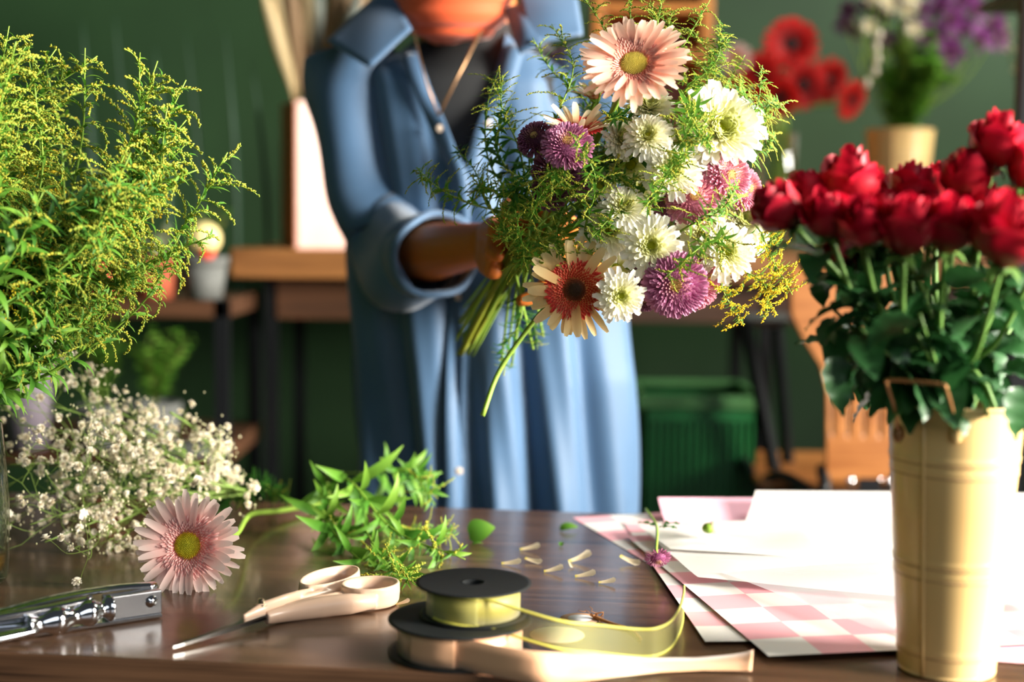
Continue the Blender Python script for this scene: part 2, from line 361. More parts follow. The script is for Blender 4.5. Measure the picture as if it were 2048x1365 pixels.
def grow_goldenrod(seed, L=.40, bend=.05, nb=22, droop=.8, leafL=.042, leafW=.0065, nleaf=24, bl=.062, bs=.00155, lmin=.28, s0=.45, spr=1.):
    r = random.Random(seed); ph = r.uniform(0, 6.28)
    P = smooth_path([(0, 0, 0), (bend*math.cos(ph), bend*math.sin(ph), L*.4), (bend*.8*math.cos(ph+.6), bend*.8*math.sin(ph+.6), L*.75), (0, 0, L)], 7)
    st, lf, bd = MB(), MB(), MB()
    st.add(*tube(P, [.0022, .0018, .0012, .0007], 5), t=.4)
    def pt(s): i = s*(len(P)-1); k = min(int(i), len(P)-2); return P[k]+(P[k+1]-P[k])*(i-k)
    a = r.uniform(0, 6)
    for k in range(nleaf):
        s = lmin+(.93-lmin)*k/nleaf; a += 2.4+r.uniform(-.3, .3); sz = (1.15-.75*s)*r.uniform(.75, 1.2)
        V, Fc, t = leafshape(leafL*sz, leafW*sz*1.15, r.uniform(.7, 1.2), r.uniform(-.8, .5), 6, .3)
        lf.add(V @ rotz(a).T+pt(s), Fc, t, r.random())
    def raceme(p0, az, e0, ln, size, n):
        m = 8; e = e0; q = np.array(p0, float); pts = [q]
        for k in range(m): e -= droop*r.uniform(.7, 1.2)/m*1.6; q = q+np.array([math.cos(e)*math.cos(az), math.cos(e)*math.sin(az), math.sin(e)])*ln/m; pts.append(q)
        pts = np.array(pts); st.add(*tube(pts, [.0008, .0005], 4), t=.8)
        for k in range(2):
            V, Fc, t = leafshape(.016, .003, r.uniform(.4, 1), -.2, 3, .3); lf.add(V @ rotz(r.uniform(0, 6.28)).T+pts[1+2*k], Fc, t, r.random())
        for k in range(n):
            s = .12+.88*(k+1)/n; i = s*m; j = min(int(i), m-1); c = pts[j]+(pts[min(j+1, m)]-pts[j])*(i-j)
            off = np.array([r.gauss(0, 1), r.gauss(0, 1), r.gauss(.8, .8)]); off = nrm(off)*size*spr*r.uniform(.7, 1.9)*(1.15-.5*s)
            Vb = OCTV*size*np.array([.8, .8, 1.3])*r.uniform(.6, 1.15)
            Vb = Vb @ frame(off+nrm(pts[min(j+1, m)]-pts[j])*size*1.5).T
            bd.add(Vb+c+off, OCTF, r.random(), r.random())
        return pts
    for k in range(nb):
        s = s0+(.97-s0)*k/nb; a += 2.4+r.uniform(-.4, .4); ln = bl*(1.25-s*.8)*r.uniform(.6, 1.3)
        raceme(pt(s), a, r.uniform(.6, 1.25), ln, bs*r.uniform(.85, 1.15), int(30*ln/.04))
    raceme(P[-4], ph, 1.35, L*.14, bs, 36)
    return st, lf, bd
TPL = []
for k in range(6):
    st, lf, bd = grow_goldenrod(100+k, bend=[.03, .06, .02, .08, .05, .04][k], droop=[.6, .9, 1.2, .8, 1.4, .7][k])
    TPL.append((st.mesh('goldenrod_stem', G_stem), lf.mesh('goldenrod_leaves', G_leaf), bd.mesh('goldenrod_buds', G_bud)))
TPLG = []                                  # with open yellow florets
for k in range(2):
    st, lf, bd = grow_goldenrod(200+k, nb=22, nleaf=12, droop=.8, bl=.070, bs=.0018, spr=1.9)
    bd2 = MB(); bd2.f = bd.f; bd2.t = bd.t; bd2.c = bd.c; bd2.m = bd.m
    bd2.v = [((v-v.mean(0))*1.25+v.mean(0)) for v in bd.v]
    TPLG.append((st.mesh('goldenrod_stem', G_stem), lf.mesh('goldenrod_leaves', G_leaf), bd2.mesh('goldenrod_florets', G_gold)))
TPLL = []                                  # leafy: broad hanging leaves, few buds
for k in range(4):
    st, lf, bd = grow_goldenrod(300+k, nb=8, nleaf=24, leafL=.085, leafW=.0135, bl=.05, droop=1.0, lmin=.3, s0=.7)
    TPLL.append((st.mesh('goldenrod_stem', G_stem), lf.mesh('goldenrod_leaves', G_leaf), bd.mesh('goldenrod_buds', G_bud)))
TPLD = []                                  # darker leafy
for k in range(3):
    st, lf, bd = grow_goldenrod(400+k, nb=9, nleaf=34, leafL=.055, leafW=.008, bl=.045, lmin=.2, s0=.6)
    TPLD.append((st.mesh('goldenrod_stem', G_stem), lf.mesh('goldenrod_leaves', G_leafd), bd.mesh('goldenrod_buds', G_bud)))
def sprig(tpl, base, tip, label, group=None, L=.40, spin=None, name='goldenrod_sprig', fat=1.0):
    base, tip = np.array(base), np.array(tip); d = tip-base; s = np.linalg.norm(d)/L
    o = thing(name, label, 'goldenrod', base, group)
    o.rotation_mode = 'QUATERNION'; o.rotation_quaternion = Matrix(frame(d, R.uniform(0, 6.28) if spin is None else spin).tolist()).to_quaternion(); 
    f = max(s, .66)
    o.scale = (f*fat, f*fat, s)
    for nm, me in zip(('stem', 'foliage', 'flower_spike'), tpl): link(nm, me, o)
    return o
# ---- gerbera
def ray_variants(n, L, Wd, mat, shp='ray', e=(.15, -.1), nm='petal', fold=.18):
    out = []
    for k in range(n):
        V, Fc, t = leafshape(L*R.uniform(.93, 1.05), Wd*R.uniform(.85, 1.15), e[0]+R.uniform(-.1, .1), e[1]+R.uniform(-.25, .25), 8, fold*R.uniform(.4, 1.6), sh=shp, r0=0)
        out.append(MB().add(V, Fc, t, R.random()).mesh(nm, mat))
    return out
def gerbera(label, c, Rr, n, mats, stem=None, spin=0., n1=32, n2=28, W=.135, e1=(.12, -.12), e2=(.32, .05), skip=(), group=None, disc_r=.24, inner=(.40, .08, .26), stemr=.003, parts=True, smat=None, cup=0., name='gerbera_daisy'):
    root = thing(name, label, 'flower', c, group)
    rot = Matrix(frame(n, spin).tolist()).to_4x4(); M_out, M_in, M_disc = mats
    hub = None
    for lay, (num, Lf, el, zz) in enumerate(((n1, 1., e1, -.03), (n2, .93, e2, .01))):
        if not num: continue
        if parts:
            vs = ray_variants(4, Rr*Lf*.80, Rr*W, M_out, e=el)
            for k in range(num):
                a = 2*PI*(k+R.uniform(-.22, .22)+.5*lay)/num
                o = link('petal', vs[R.randrange(4)], root)
                o.matrix_local = rot @ Matrix.Rotation(a, 4, 'Z') @ Matrix.Translation((Rr*.19, 0, Rr*zz)) @ Matrix.Rotation(R.uniform(-.12, .12), 4, 'Y') @ Matrix.Rotation(R.uniform(-.25, .25), 4, 'X') @ Matrix.Diagonal((R.uniform(.9, 1.05), R.uniform(.85, 1.15), 1, 1))
        else:
            mb = MB()
            for k in range(num):
                V, Fc, t = leafshape(Rr*Lf*.8, Rr*W, el[0]+R.uniform(-.1, .1), el[1]+R.uniform(-.2, .2), 5, .2, sh='ray', r0=Rr*.19)
                V[:, 2] += Rr*zz; mb.add(V @ rotz(2*PI*(k+R.uniform(-.2, .2)+.5*lay)/num).T, Fc, t, R.random())
            o = mb.obj('petal_ring' if lay == 0 else 'upper_petal_ring', M_out, root); o.matrix_local = rot
    mb = MB(); a = 0                                        # trans florets, frilly inner ring
    N = 300 if parts else 60
    for k in range(N):
        s = k/N; a += 2.39996; rr = Rr*(disc_r*.97+(inner[0]-disc_r*.97)*s)
        ln = Rr*(inner[1]+(inner[2]-inner[1])*s**1.4)*R.uniform(.75, 1.2); e = 1.3-.8*s+cup
        V, Fc, t = leafshape(ln, Rr*(.030+.035*s), e, e-.7-.2*s, 4, .6, sh='ray', r0=0)
        V = V @ roty(0).T; V[:, 0] += rr; V[:, 2] += Rr*(.03+.10*(e2[0])*s)
        mb.add(V @ rotz(a).T, Fc, t, s)
    o = mb.obj('inner_petal_ring', M_in, root); o.matrix_local = rot
    mb = MB(); a = 0; mb.add(*sphere(Rr*disc_r, 20, 8, (1, 1, .32), (0, 0, Rr*.0)), t=.2, c=.35)
    N = 260 if parts else 50
    for k in range(N):
        s = math.sqrt(k/N); a += 2.39996; rr = Rr*disc_r*s; z = Rr*disc_r*.32*math.sqrt(max(0, 1-s*s*.9))
        h = Rr*(.018+.05*max(0, s-.55)); V = OCTV*[Rr*.013, Rr*.013, h]
        mb.add(V @ roty(s*.6).T @ rotz(a).T+np.array([rr*math.cos(a), rr*math.sin(a), z+h*.5]), OCTF, .2+.8*(OCTV[:, 2] > 0), s)
    o = mb.obj('flower_disc', M_disc, root); o.matrix_local = rot
    mb = MB().add(*lathe([(Rr*.05, -Rr*.24), (Rr*.12, -Rr*.2), (Rr*.2, -Rr*.1), (Rr*.24, 0)], 18, True), t=.4)
    o = mb.obj('calyx', G_stem, root); o.matrix_local = rot
    if stem is not None:
        nn = nrm(n); P = smooth_path([np.asarray(c)-nn*Rr*.15]+[np.asarray(p) for p in stem], 6)
        shift(MB().add(*tube(P, stemr, 8), t=.6), c).obj('stem', smat or G_stem, root)
    return root
def mum(label, c, Rr, n, mat, kind='white', N=110, stem=None, spin=None, group=None, center=True, name='chrysanthemum', stemr=.0016):
    root = thing(name, label, 'flower', c, group); rot = Matrix(frame(n, R.uniform(0, 6) if spin is None else spin).tolist()).to_4x4()
    M_pet, M_cen = mat; mb = MB(); a = R.uniform(0, 6)
    for k in range(N):
        s = (k+.5)/N; a += 2.39996+R.uniform(-.05, .05)
        if kind == 'white':
            ln = Rr*(.20+.60*s**.8)*R.uniform(.85, 1.1); e = 1.45-1.45*s**.8+R.uniform(-.10, .10); r0 = Rr*(.12+.12*s)
            V, Fc, t = leafshape(ln, Rr*(.12+.11*s), e, e-.55*s+.2, 5, .6, sh='spoon')
            z = Rr*(.12-.14*s)
        elif kind == 'big':
            ln = Rr*(.25+.62*s**.7)*R.uniform(.85, 1.1); e = 1.35-1.35*s**.8+R.uniform(-.1, .1); r0 = Rr*.12
            V, Fc, t = leafshape(ln, Rr*(.14+.08*s), e, e-.45*s+.35, 5, .6, sh='spoon'); z = Rr*(.15-.16*s)
        elif kind == 'daisy':
            ln = Rr*.78*R.uniform(.85, 1.08); e = .75-.8*s+R.uniform(-.15, .15); r0 = Rr*.2
            V, Fc, t = leafshape(ln, Rr*.2, e, e-.35, 6, .25, sh='ray'); z = Rr*(.05-.08*s)
        else:                                           # button: tight pompon
            th = .22+1.9*s**.85; r0 = 0; ln = Rr*(.16+.34*s)*R.uniform(.9, 1.1); e = PI/2-th*.82
            V, Fc, t = leafshape(ln, Rr*(.07+.10*s), e+.15, e-.35*s, 4, .7, sh='spoon')
            z = 0; rad = Rr*.62; V[:, 0] += rad*math.sin(th); V[:, 2] += rad*.55*math.cos(th)
        V[:, 0] += r0; V[:, 2] += z
        mb.add(V @ rotz(a).T, Fc, t, s)
    if kind == 'button': mb.add(*sphere(Rr*.60, 20, 10, (1, 1, .52), (0, 0, -Rr*.01)), t=.25, c=.3)
    o = mb.obj('petal_cluster', M_pet, root); o.matrix_local = rot
    if center:
        mb = MB(); cr = Rr*(.2 if kind != 'button' else .2); cz = Rr*(.06 if kind != 'button' else .30)
        mb.add(*sphere(cr, 14, 6, (1, 1, .4), (0, 0, cz)), t=.2, c=.2)
        for k in range(70):
            s = math.sqrt(k/70); a += 2.39996; V = OCTV*[Rr*.02, Rr*.02, Rr*.035]
            mb.add(V @ rotz(a).T+np.array([cr*s*math.cos(a), cr*s*math.sin(a), cz+cr*.4*math.sqrt(max(0, 1-s*s))]), OCTF, .2+.8*(OCTV[:, 2] > 0), s)
        o = mb.obj('flower_center', M_cen, root); o.matrix_local = rot
    mb = MB().add(*sphere(Rr*.34, 12, 6, (1, 1, .7), (0, 0, -Rr*.12 if kind != 'button' else -.1*Rr)), t=.3)
    o = mb.obj('calyx', G_stem, root); o.matrix_local = rot
    if stem is not None:
        P = smooth_path([np.asarray(c)-nrm(n)*Rr*.2]+[np.asarray(p) for p in stem], 5)
        shift(MB().add(*tube(P, stemr, 6), t=.6), c).obj('stem', G_stem, root)
    return root
P_pink = (plant('pink_ray', [(0, 'f0a09c'), (.3, 'f8c4bc'), (1, 'fdeae2')], trans=.35), plant('pink_trans', [(0, 'ec7f80'), (.5, 'f6aea8'), (1, 'fcdcd4')], trans=.3),
          plant('yellow_disc', [(0, 'cfc426'), (1, 'f6dc3a')], [(0, 'b8bc38'), (.45, 'd8d034'), (.8, 'f4d62c'), (1, 'f8b432')], .7, .15))
P_peach = (plant('peach_ray', [(0, 'f2a48c'), (.4, 'f7bfa6'), (1, 'fcdcc6')], trans=.35), plant('peach_trans', [(0, 'ee8577'), (.6, 'f6ab98'), (1, 'fbcfbc')], trans=.3),
          plant('soft_yellow_disc', [(0, 'dcc84c'), (1, 'f8e468')], [(0, 'e8d860'), (1, 'f8dc6a')], .6, .15))
P_cream = (plant('cream_ray', [(0, 'd98a4e'), (.25, 'ecc07c'), (1, 'f3dda6')], trans=.35), plant('red_trans', [(0, 'b81c1e'), (.6, 'd63a2e'), (1, 'ea8a62')], [(0, 'a82a1c'), (.4, 'd8603c'), (1, 'd8262c')], .45, .25),
          plant('brown_disc', [(0, '2a1c10'), (1, '7a4a22')], [(0, '1c140c'), (.5, '3d2a12'), (1, 'c0562e')], .7, .05))
P_cream2 = (plant('ivory_ray', [(0, 'f0a878'), (.3, 'f5d9ae'), (1, 'fbeed2')], trans=.4), plant('coral_trans', [(0, 'd4222e'), (1, 'ea5a54')], trans=.2), plant('coral_disc', [(0, 'c01e2a'), (1, 'ee5a52')], trans=.1))
P_red = (plant('red_ray', [(0, '8a0a0c'), (1, 'd6201c')], trans=.25), plant('red_inner', [(0, '7a0808'), (1, 'c41a18')], trans=.2), plant('black_disc', [(0, '140808'), (1, '3a0c0a')], trans=0))
P_white = (plant('white_petal', [(0, 'd9de6e'), (.35, 'f5f3cc'), (1, 'fbf9f0')], [(0, 'c2cc2e'), (.2, 'dfe27a'), (.45, 'f6f4d4'), (1, 'fdfbf6')], .6, .35), plant('green_yellow_center', [(0, 'b4c020'), (1, 'e6e23a')], trans=.15))
P_purp = (plant('mauve_petal', [(0, '85406a'), (.6, 'b06a92'), (1, 'd9a3bd')], [(0, 'd8b070'), (.12, 'c08a94'), (.3, 'a85c88'), (1, 'b4688f')], .55, .25), plant('tan_center', [(0, 'c9a25c'), (1, 'e6cc86')], trans=.1))
P_pinkm = (plant('rose_petal_mum', [(0, 'b4587a'), (.6, 'cf8098'), (1, 'ecb6c0')], [(0, 'e6c080'), (.12, 'd8a090'), (.3, 'c87890'), (1, 'cf7d96')], .55, .3), P_purp[1])
P_dark = (plant('plum_petal', [(0, '54233f'), (.6, '7d4464'), (1, 'b57f9a')], [(0, '9a7a50'), (.3, '6a3352'), (1, '7a3f60')], .55, .25), P_purp[1])
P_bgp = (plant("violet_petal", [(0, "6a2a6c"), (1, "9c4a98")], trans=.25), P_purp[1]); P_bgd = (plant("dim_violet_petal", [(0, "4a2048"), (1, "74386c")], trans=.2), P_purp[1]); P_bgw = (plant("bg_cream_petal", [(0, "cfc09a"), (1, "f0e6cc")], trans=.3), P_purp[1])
# ================================================================ bouquet in the hands
GRIP = at(1040, 512, 1.70)
ENDS = [at(918, 700, 1.86), at(932, 712, 1.84), at(938, 632, 1.88), at(960, 650, 1.86), at(925, 690, 1.82), at(1075, 690, 1.76), at(1010, 720, 1.78), at(948, 675, 1.84)]
def bstem(k=None):
    e = ENDS[R.randrange(len(ENDS))] if k is None else ENDS[k]
    j = np.array([R.uniform(-.014, .014), R.uniform(-.012, .012), R.uniform(-.014, .014)])
    return [GRIP+j+np.array([.02, -.02, .012]), GRIP+j, e+j*.8]
def px(n, Y): return n*Y/F
gerbera('large peach pink gerbera daisy at the top of the held bouquet', at(1268, 130, 1.47), px(112, 1.47), (-.18, -1, .62), P_peach, bstem(), .3, 34, 30, .15, (.22, .0), (.42, .12), inner=(.42, .09, .24))
gerbera('cream gerbera with red ring and dark brown centre, lowest flower of the bouquet', at(1150, 580, 1.50), px(104, 1.5), (-.12, -1, .05), P_cream, [at(1110, 600, 1.58), at(1070, 640, 1.62), at(1000, 740, 1.62), at(965, 832, 1.60)], .2, 24, 14, .17, (.10, -.15), (.35, .1), inner=(.50, .08, .13), disc_r=.22, stemr=.0028)
gerbera('ivory gerbera with raised petals round a red centre, above the purple chrysanthemums', at(1155, 262, 1.53), px(84, 1.53), (.05, -.45, 1), P_cream2, bstem(), .1, 17, 6, .16, (.65, .25), (.9, .6), inner=(.5, .10, .15), disc_r=.36)
gerbera('cream backed gerbera half hidden behind the large peach gerbera', at(1190, 195, 1.60), px(52, 1.6), (-.2, -.3, 1), P_cream2, bstem(), 0, 18, 8, .2, (.9, .6), (1.1, .8), inner=(.3, .1, .14))
WH = [(1296, 275, 50, 1.50, (-.1, -1, .5), 'white', 'white chrysanthemum with yellow eye just right of the ivory gerbera'),
 (1240, 278, 44, 1.53, (.55, -1, .2), 'big', 'pale lime white chrysanthemum touching the red centred ivory gerbera'),
 (1342, 305, 48, 1.54, (.1, -1, .3), 'big', 'pale chrysanthemum with lime heart behind the upper middle white blooms'),
 (1345, 345, 58, 1.49, (-.1, -1, .25), 'white', 'bright white chrysanthemum with loose outer petals in the middle of the bouquet'),
 (1300, 218, 50, 1.55, (0, -1, .8), 'big', 'white chrysanthemum tucked right under the large peach gerbera'),
 (1436, 262, 92, 1.52, (.25, -1, .25), 'big', 'largest white chrysanthemum on the right side of the bouquet'),
 (1250, 418, 50, 1.49, (0, -1, .75), 'white', 'cup shaped white chrysanthemum showing a lime heart left of the bouquet middle'),
 (1220, 462, 60, 1.51, (-.1, -1, .25), 'white', 'pale lime and white chrysanthemum directly above the cream gerbera'),
 (1302, 492, 60, 1.48, (-.05, -1, .05), 'white', 'round white chrysanthemum with lime centre above the mauve bloom'),
 (1405, 470, 55, 1.53, (.0, -1, .3), 'white', 'white chrysanthemum with green centre between two white blooms at lower right'),
 (1452, 505, 58, 1.51, (.1, -1, .1), 'white', 'white chrysanthemum above the bright yellow goldenrod'),
 (1478, 440, 56, 1.57, (.5, -1, .3), 'big', 'white chrysanthemum at the right edge of the bouquet, next to the red roses'),
 (1500, 470, 44, 1.60, (.8, -1, .1), 'big', 'small white chrysanthemum turned away at the far right edge of the bouquet'),
 (1240, 592, 50, 1.46, (.15, -1, 0), 'white', 'small white chrysanthemum overlapping the right side of the cream gerbera'),
 (1262, 330, 46, 1.56, (-.3, -1, .2), 'daisy', 'pale daisy like white flower deep in the bouquet'),
 (1285, 372, 40, 1.58, (.2, -1, .5), 'daisy', 'half hidden cream daisy under the upper white chrysanthemums'),
 (1232, 535, 32, 1.55, (0, -1, -.1), 'daisy', 'small shaded greenish white flower between two white blooms and the gerbera'),
 (1432, 560, 32, 1.57, (.1, -.6, -.8), 'daisy', 'white flower seen from below beside the yellow goldenrod'),
 (1200, 372, 34, 1.57, (-.2, -1, .5), 'daisy', 'small white flower among goldenrod leaves left of the bouquet middle')]
for x, y, r_, Y, n_, kd, lb in WH:
    mum(lb, at(x, y, Y), px(r_, Y)*1.1, n_, P_white, kd, {'white': 150, 'big': 200, 'daisy': 34}[kd], bstem(), center=(kd != 'big' or r_ > 60))
PU = [(1135, 290, 50, 1.49, (-.02, -1, .65), P_purp, 'mauve button chrysanthemum in front of the ivory gerbera'),
 (1072, 277, 38, 1.53, (-.5, -1, .7), P_dark, 'dark purple button chrysanthemum at the left rim of the bouquet'),
 (1110, 345, 46, 1.53, (-.3, -1, -.2), P_dark, 'dark plum button chrysanthemum veiled by goldenrod'),
 (1098, 388, 36, 1.54, (-.3, -1, -.4), P_dark, 'small dark plum chrysanthemum lowest on the left side of the bouquet'),
 (1152, 372, 30, 1.55, (.3, -1, -.2), P_dark, 'little plum chrysanthemum behind goldenrod stems left of the white blooms'),
 (1386, 395, 52, 1.50, (.1, -1, .25), P_pinkm, 'rose pink button chrysanthemum in the centre right of the bouquet'),
 (1338, 402, 38, 1.53, (-.4, -1, .1), P_purp, 'purple pink chrysanthemum partly behind the rose pink one'),
 (1455, 352, 50, 1.51, (.45, -1, .2), P_pinkm, 'pink button chrysanthemum under the largest white bloom'),
 (1490, 378, 42, 1.55, (.9, -1, .1), P_pinkm, 'pink chrysanthemum turned sideways at the right rim of the bouquet'),
 (1350, 570, 62, 1.47, (-.05, -1, .0), P_purp, 'big mauve button chrysanthemum at the bottom of the bouquet'),
 (1392, 562, 54, 1.52, (.5, -1, .1), P_pinkm, 'bright pink chrysanthemum peeking out right behind the big mauve one'),
 (1298, 556, 44, 1.54, (-.3, -1, .1), P_dark, 'dark mauve chrysanthemum behind the round white bloom'),
 (1290, 598, 26, 1.56, (-.1, -1, -.3), P_dark, 'tiny shaded mauve chrysanthemum between cream gerbera and big mauve bloom')]
for x, y, r_, Y, n_, mt, lb in PU: mum(lb, at(x, y, Y), px(r_, Y)*1.04, n_, mt, 'button', 300, bstem())
# goldenrod of the bouquet
BG = [  # base px, tip px, Y base, Y tip, template set, label
 ((1060, 420, 1.62), (1005, 150, 1.55), TPL[0], 'goldenrod sprig curving up the left side of the bouquet over the shirt'),
 ((1120, 400, 1.62), (1103, 48, 1.60), TPL[3], 'upright goldenrod sprig left of the large peach gerbera'),
 ((1150, 330, 1.62), (1165, -10, 1.58), TPL[1], 'goldenrod sprig passing left of the peach gerbera to the top of the photo'),
 ((1040, 430, 1.64), (832, 335, 1.56), TPL[2], 'goldenrod sprig sticking out far left of the bouquet in front of the shirt'),
 ((1060, 440, 1.64), (1000, 130, 1.62), TPLD[0], 'dark leafy sprig behind the left side of the bouquet'),
 ((1060, 440, 1.66), (905, 290, 1.62), TPLD[1], 'dark leafy sprig spreading left above the hand'),
 ((1200, 330, 1.62), (1065, 75, 1.62), TPLD[2], 'thin dark sprig against the blue shirt above the purple blooms'),
 ((1150, 360, 1.60), (1015, 480, 1.50), TPL[4], 'goldenrod sprig hanging down over the hand'),
 ((1200, 330, 1.56), (1120, 520, 1.50), TPL[0], 'goldenrod sprig drooping left of the cream gerbera'),
 ((1230, 330, 1.56), (1180, 480, 1.47), TPL[5], 'goldenrod sprig lying in front of the plum chrysanthemums'),
 ((1180, 480, 1.58), (1145, 270, 1.46), TPL[1], 'goldenrod sprig across the mauve chrysanthemum'),
 ((1120, 480, 1.60), (1060, 340, 1.52), TPLD[1], 'leafy sprig between hand and plum chrysanthemums'),
 ((1190, 470, 1.58), (1030, 420, 1.50), TPL[3], 'goldenrod sprig pointing left just above the fingers'),
 ((1200, 340, 1.60), (1260, -30, 1.56), TPL[2], 'goldenrod sprig behind the peach gerbera, left of three at the top'),
 ((1280, 330, 1.60), (1330, -40, 1.54), TPL[0], 'goldenrod sprig rising right above the peach gerbera'),
 ((1330, 330, 1.60), (1420, 0, 1.54), TPL[4], 'goldenrod sprig right of the peach gerbera against the wooden shelf'),
 ((1340, 340, 1.60), (1455, 75, 1.54), TPL[5], 'goldenrod sprig leaning right above the largest white bloom'),
 ((1360, 340, 1.60), (1525, 130, 1.52), TPL[1], 'goldenrod sprig reaching over the red gerberas behind'),
 ((1380, 350, 1.60), (1562, 212, 1.52), TPL[3], 'longest goldenrod sprig on the right of the bouquet'),
 ((1390, 330, 1.58), (1552, 270, 1.54), TPL[0], 'goldenrod sprig curling down right of the largest white bloom'),
 ((1330, 200, 1.55), (1370, 330, 1.45), TPL[4], 'goldenrod sprig hanging between the white blooms'),
 ((1360, 180, 1.54), (1420, 290, 1.44), TPL[2], 'goldenrod sprig lying over the largest white bloom'),
 ((1330, 520, 1.56), (1345, 330, 1.45), TPL[5], 'goldenrod sprig in the gap between white and rose pink blooms'),
 ((1350, 470, 1.54), (1475, 365, 1.46), TPL[0], 'goldenrod sprig over the pink blooms at right'),
 ((1360, 380, 1.56), (1325, 560, 1.44), TPL[3], 'goldenrod sprig hanging above the big mauve bloom'),
 ((1400, 430, 1.60), (1585, 590, 1.53), TPLG[0], 'yellow flowering goldenrod sprig at the lower right of the bouquet'),
 ((1390, 420, 1.60), (1488, 650, 1.52), TPLG[1], 'yellow goldenrod sprig hanging lowest at the right of the bouquet'),
 ((1400, 420, 1.58), (1535, 625, 1.52), TPLG[0], 'yellow goldenrod sprig between the two other yellow ones'),
 ((1420, 420, 1.60), (1560, 500, 1.56), TPL[1], 'green goldenrod sprig under the far right white bloom'),
 ((1240, 360, 1.58), (1215, 240, 1.50), TPLD[0], 'leafy sprig between the ivory gerbera and the white blooms'),
 ((1190, 400, 1.62), (1230, 230, 1.56), TPLD[2], 'leafy sprig rising behind the lime white bloom')]
for b_, t_, tp, lb in BG: sprig(tp, at(*b_), at(*t_), lb)
for k, (bx, by, tx, ty) in enumerate(((1330, 260, 1345, 20), (1340, 300, 1385, 60), (1350, 300, 1410, 120), (1370, 320, 1475, 150), (1380, 320, 1500, 190), (1390, 330, 1530, 240), (1340, 280, 1300, 0), (1345, 250, 1440, 40), (1370, 300, 1490, 110), (1330, 240, 1360, 150), (1390, 330, 1540, 180))):
    sprig(TPL[k % 6], at(bx, by, 1.62), at(tx, ty, R.uniform(1.54, 1.62)), 'goldenrod sprig in the loose upper right fringe of the bouquet', 'goldenrod fringe at the upper right of the bouquet')
for k, (bx, by, tx, ty, Y) in enumerate(((1330, 230, 1330, 345, 1.46), (1120, 420, 1070, 500, 1.52), (1150, 420, 1120, 330, 1.48), (1160, 400, 1190, 500, 1.49), (1140, 380, 1060, 440, 1.50), (1260, 420, 1215, 350, 1.50))):
    sprig((TPL+TPLD)[k], at(bx, by, Y+.08), at(tx, ty, Y), 'goldenrod sprig tip woven between the blooms in the middle left of the bouquet', 'goldenrod tips woven between the blooms')
for k in range(16):                        # filling greens inside the bunch
    bx, by = R.uniform(1090, 1330), R.uniform(330, 480)
    an = R.uniform(-2.6, .2); q = (bx+170*math.cos(an), by+150*math.sin(an))
    sprig(R.choice(TPLD+TPL[:3]), at(bx*.5+1060*.5, by*.5+480*.5, 1.66), at(q[0], q[1], R.uniform(1.55, 1.62)), 'goldenrod sprig filling the inside of the bouquet behind the blooms', 'filler sprigs inside the bouquet')
for k in range(5):                          # cut stems under the hand
    e = ENDS[k]
    j = np.array([R.uniform(-.012, .012), R.uniform(-.01, .01), R.uniform(-.01, .01)])
    tag(shift(MB().add(*tube(smooth_path([GRIP+j+[.03, -.03, .02], GRIP+j, (GRIP+e)/2+j+[0, 0, .004], e+j], 5), .0040, 8), t=.5), GRIP).obj('cut_stem', G_stemb, loc=GRIP), 'cut green flower stem end below the hands holding the bouquet', 'stem', 'cut stems below the hands')
for k, (q0, q1, Y) in enumerate((((1060, 560), (1075, 700), 1.72), ((1050, 560), (1020, 740), 1.74))):
    sprig(TPLD[k], at(*q0, Y-.02), at(*q1, Y), 'leafy stem end hanging under the bouquet, %s of the upright cut stem' % ('right', 'left')[k] if k == 0 else 'leafy stem end hanging just behind the long cut stem')
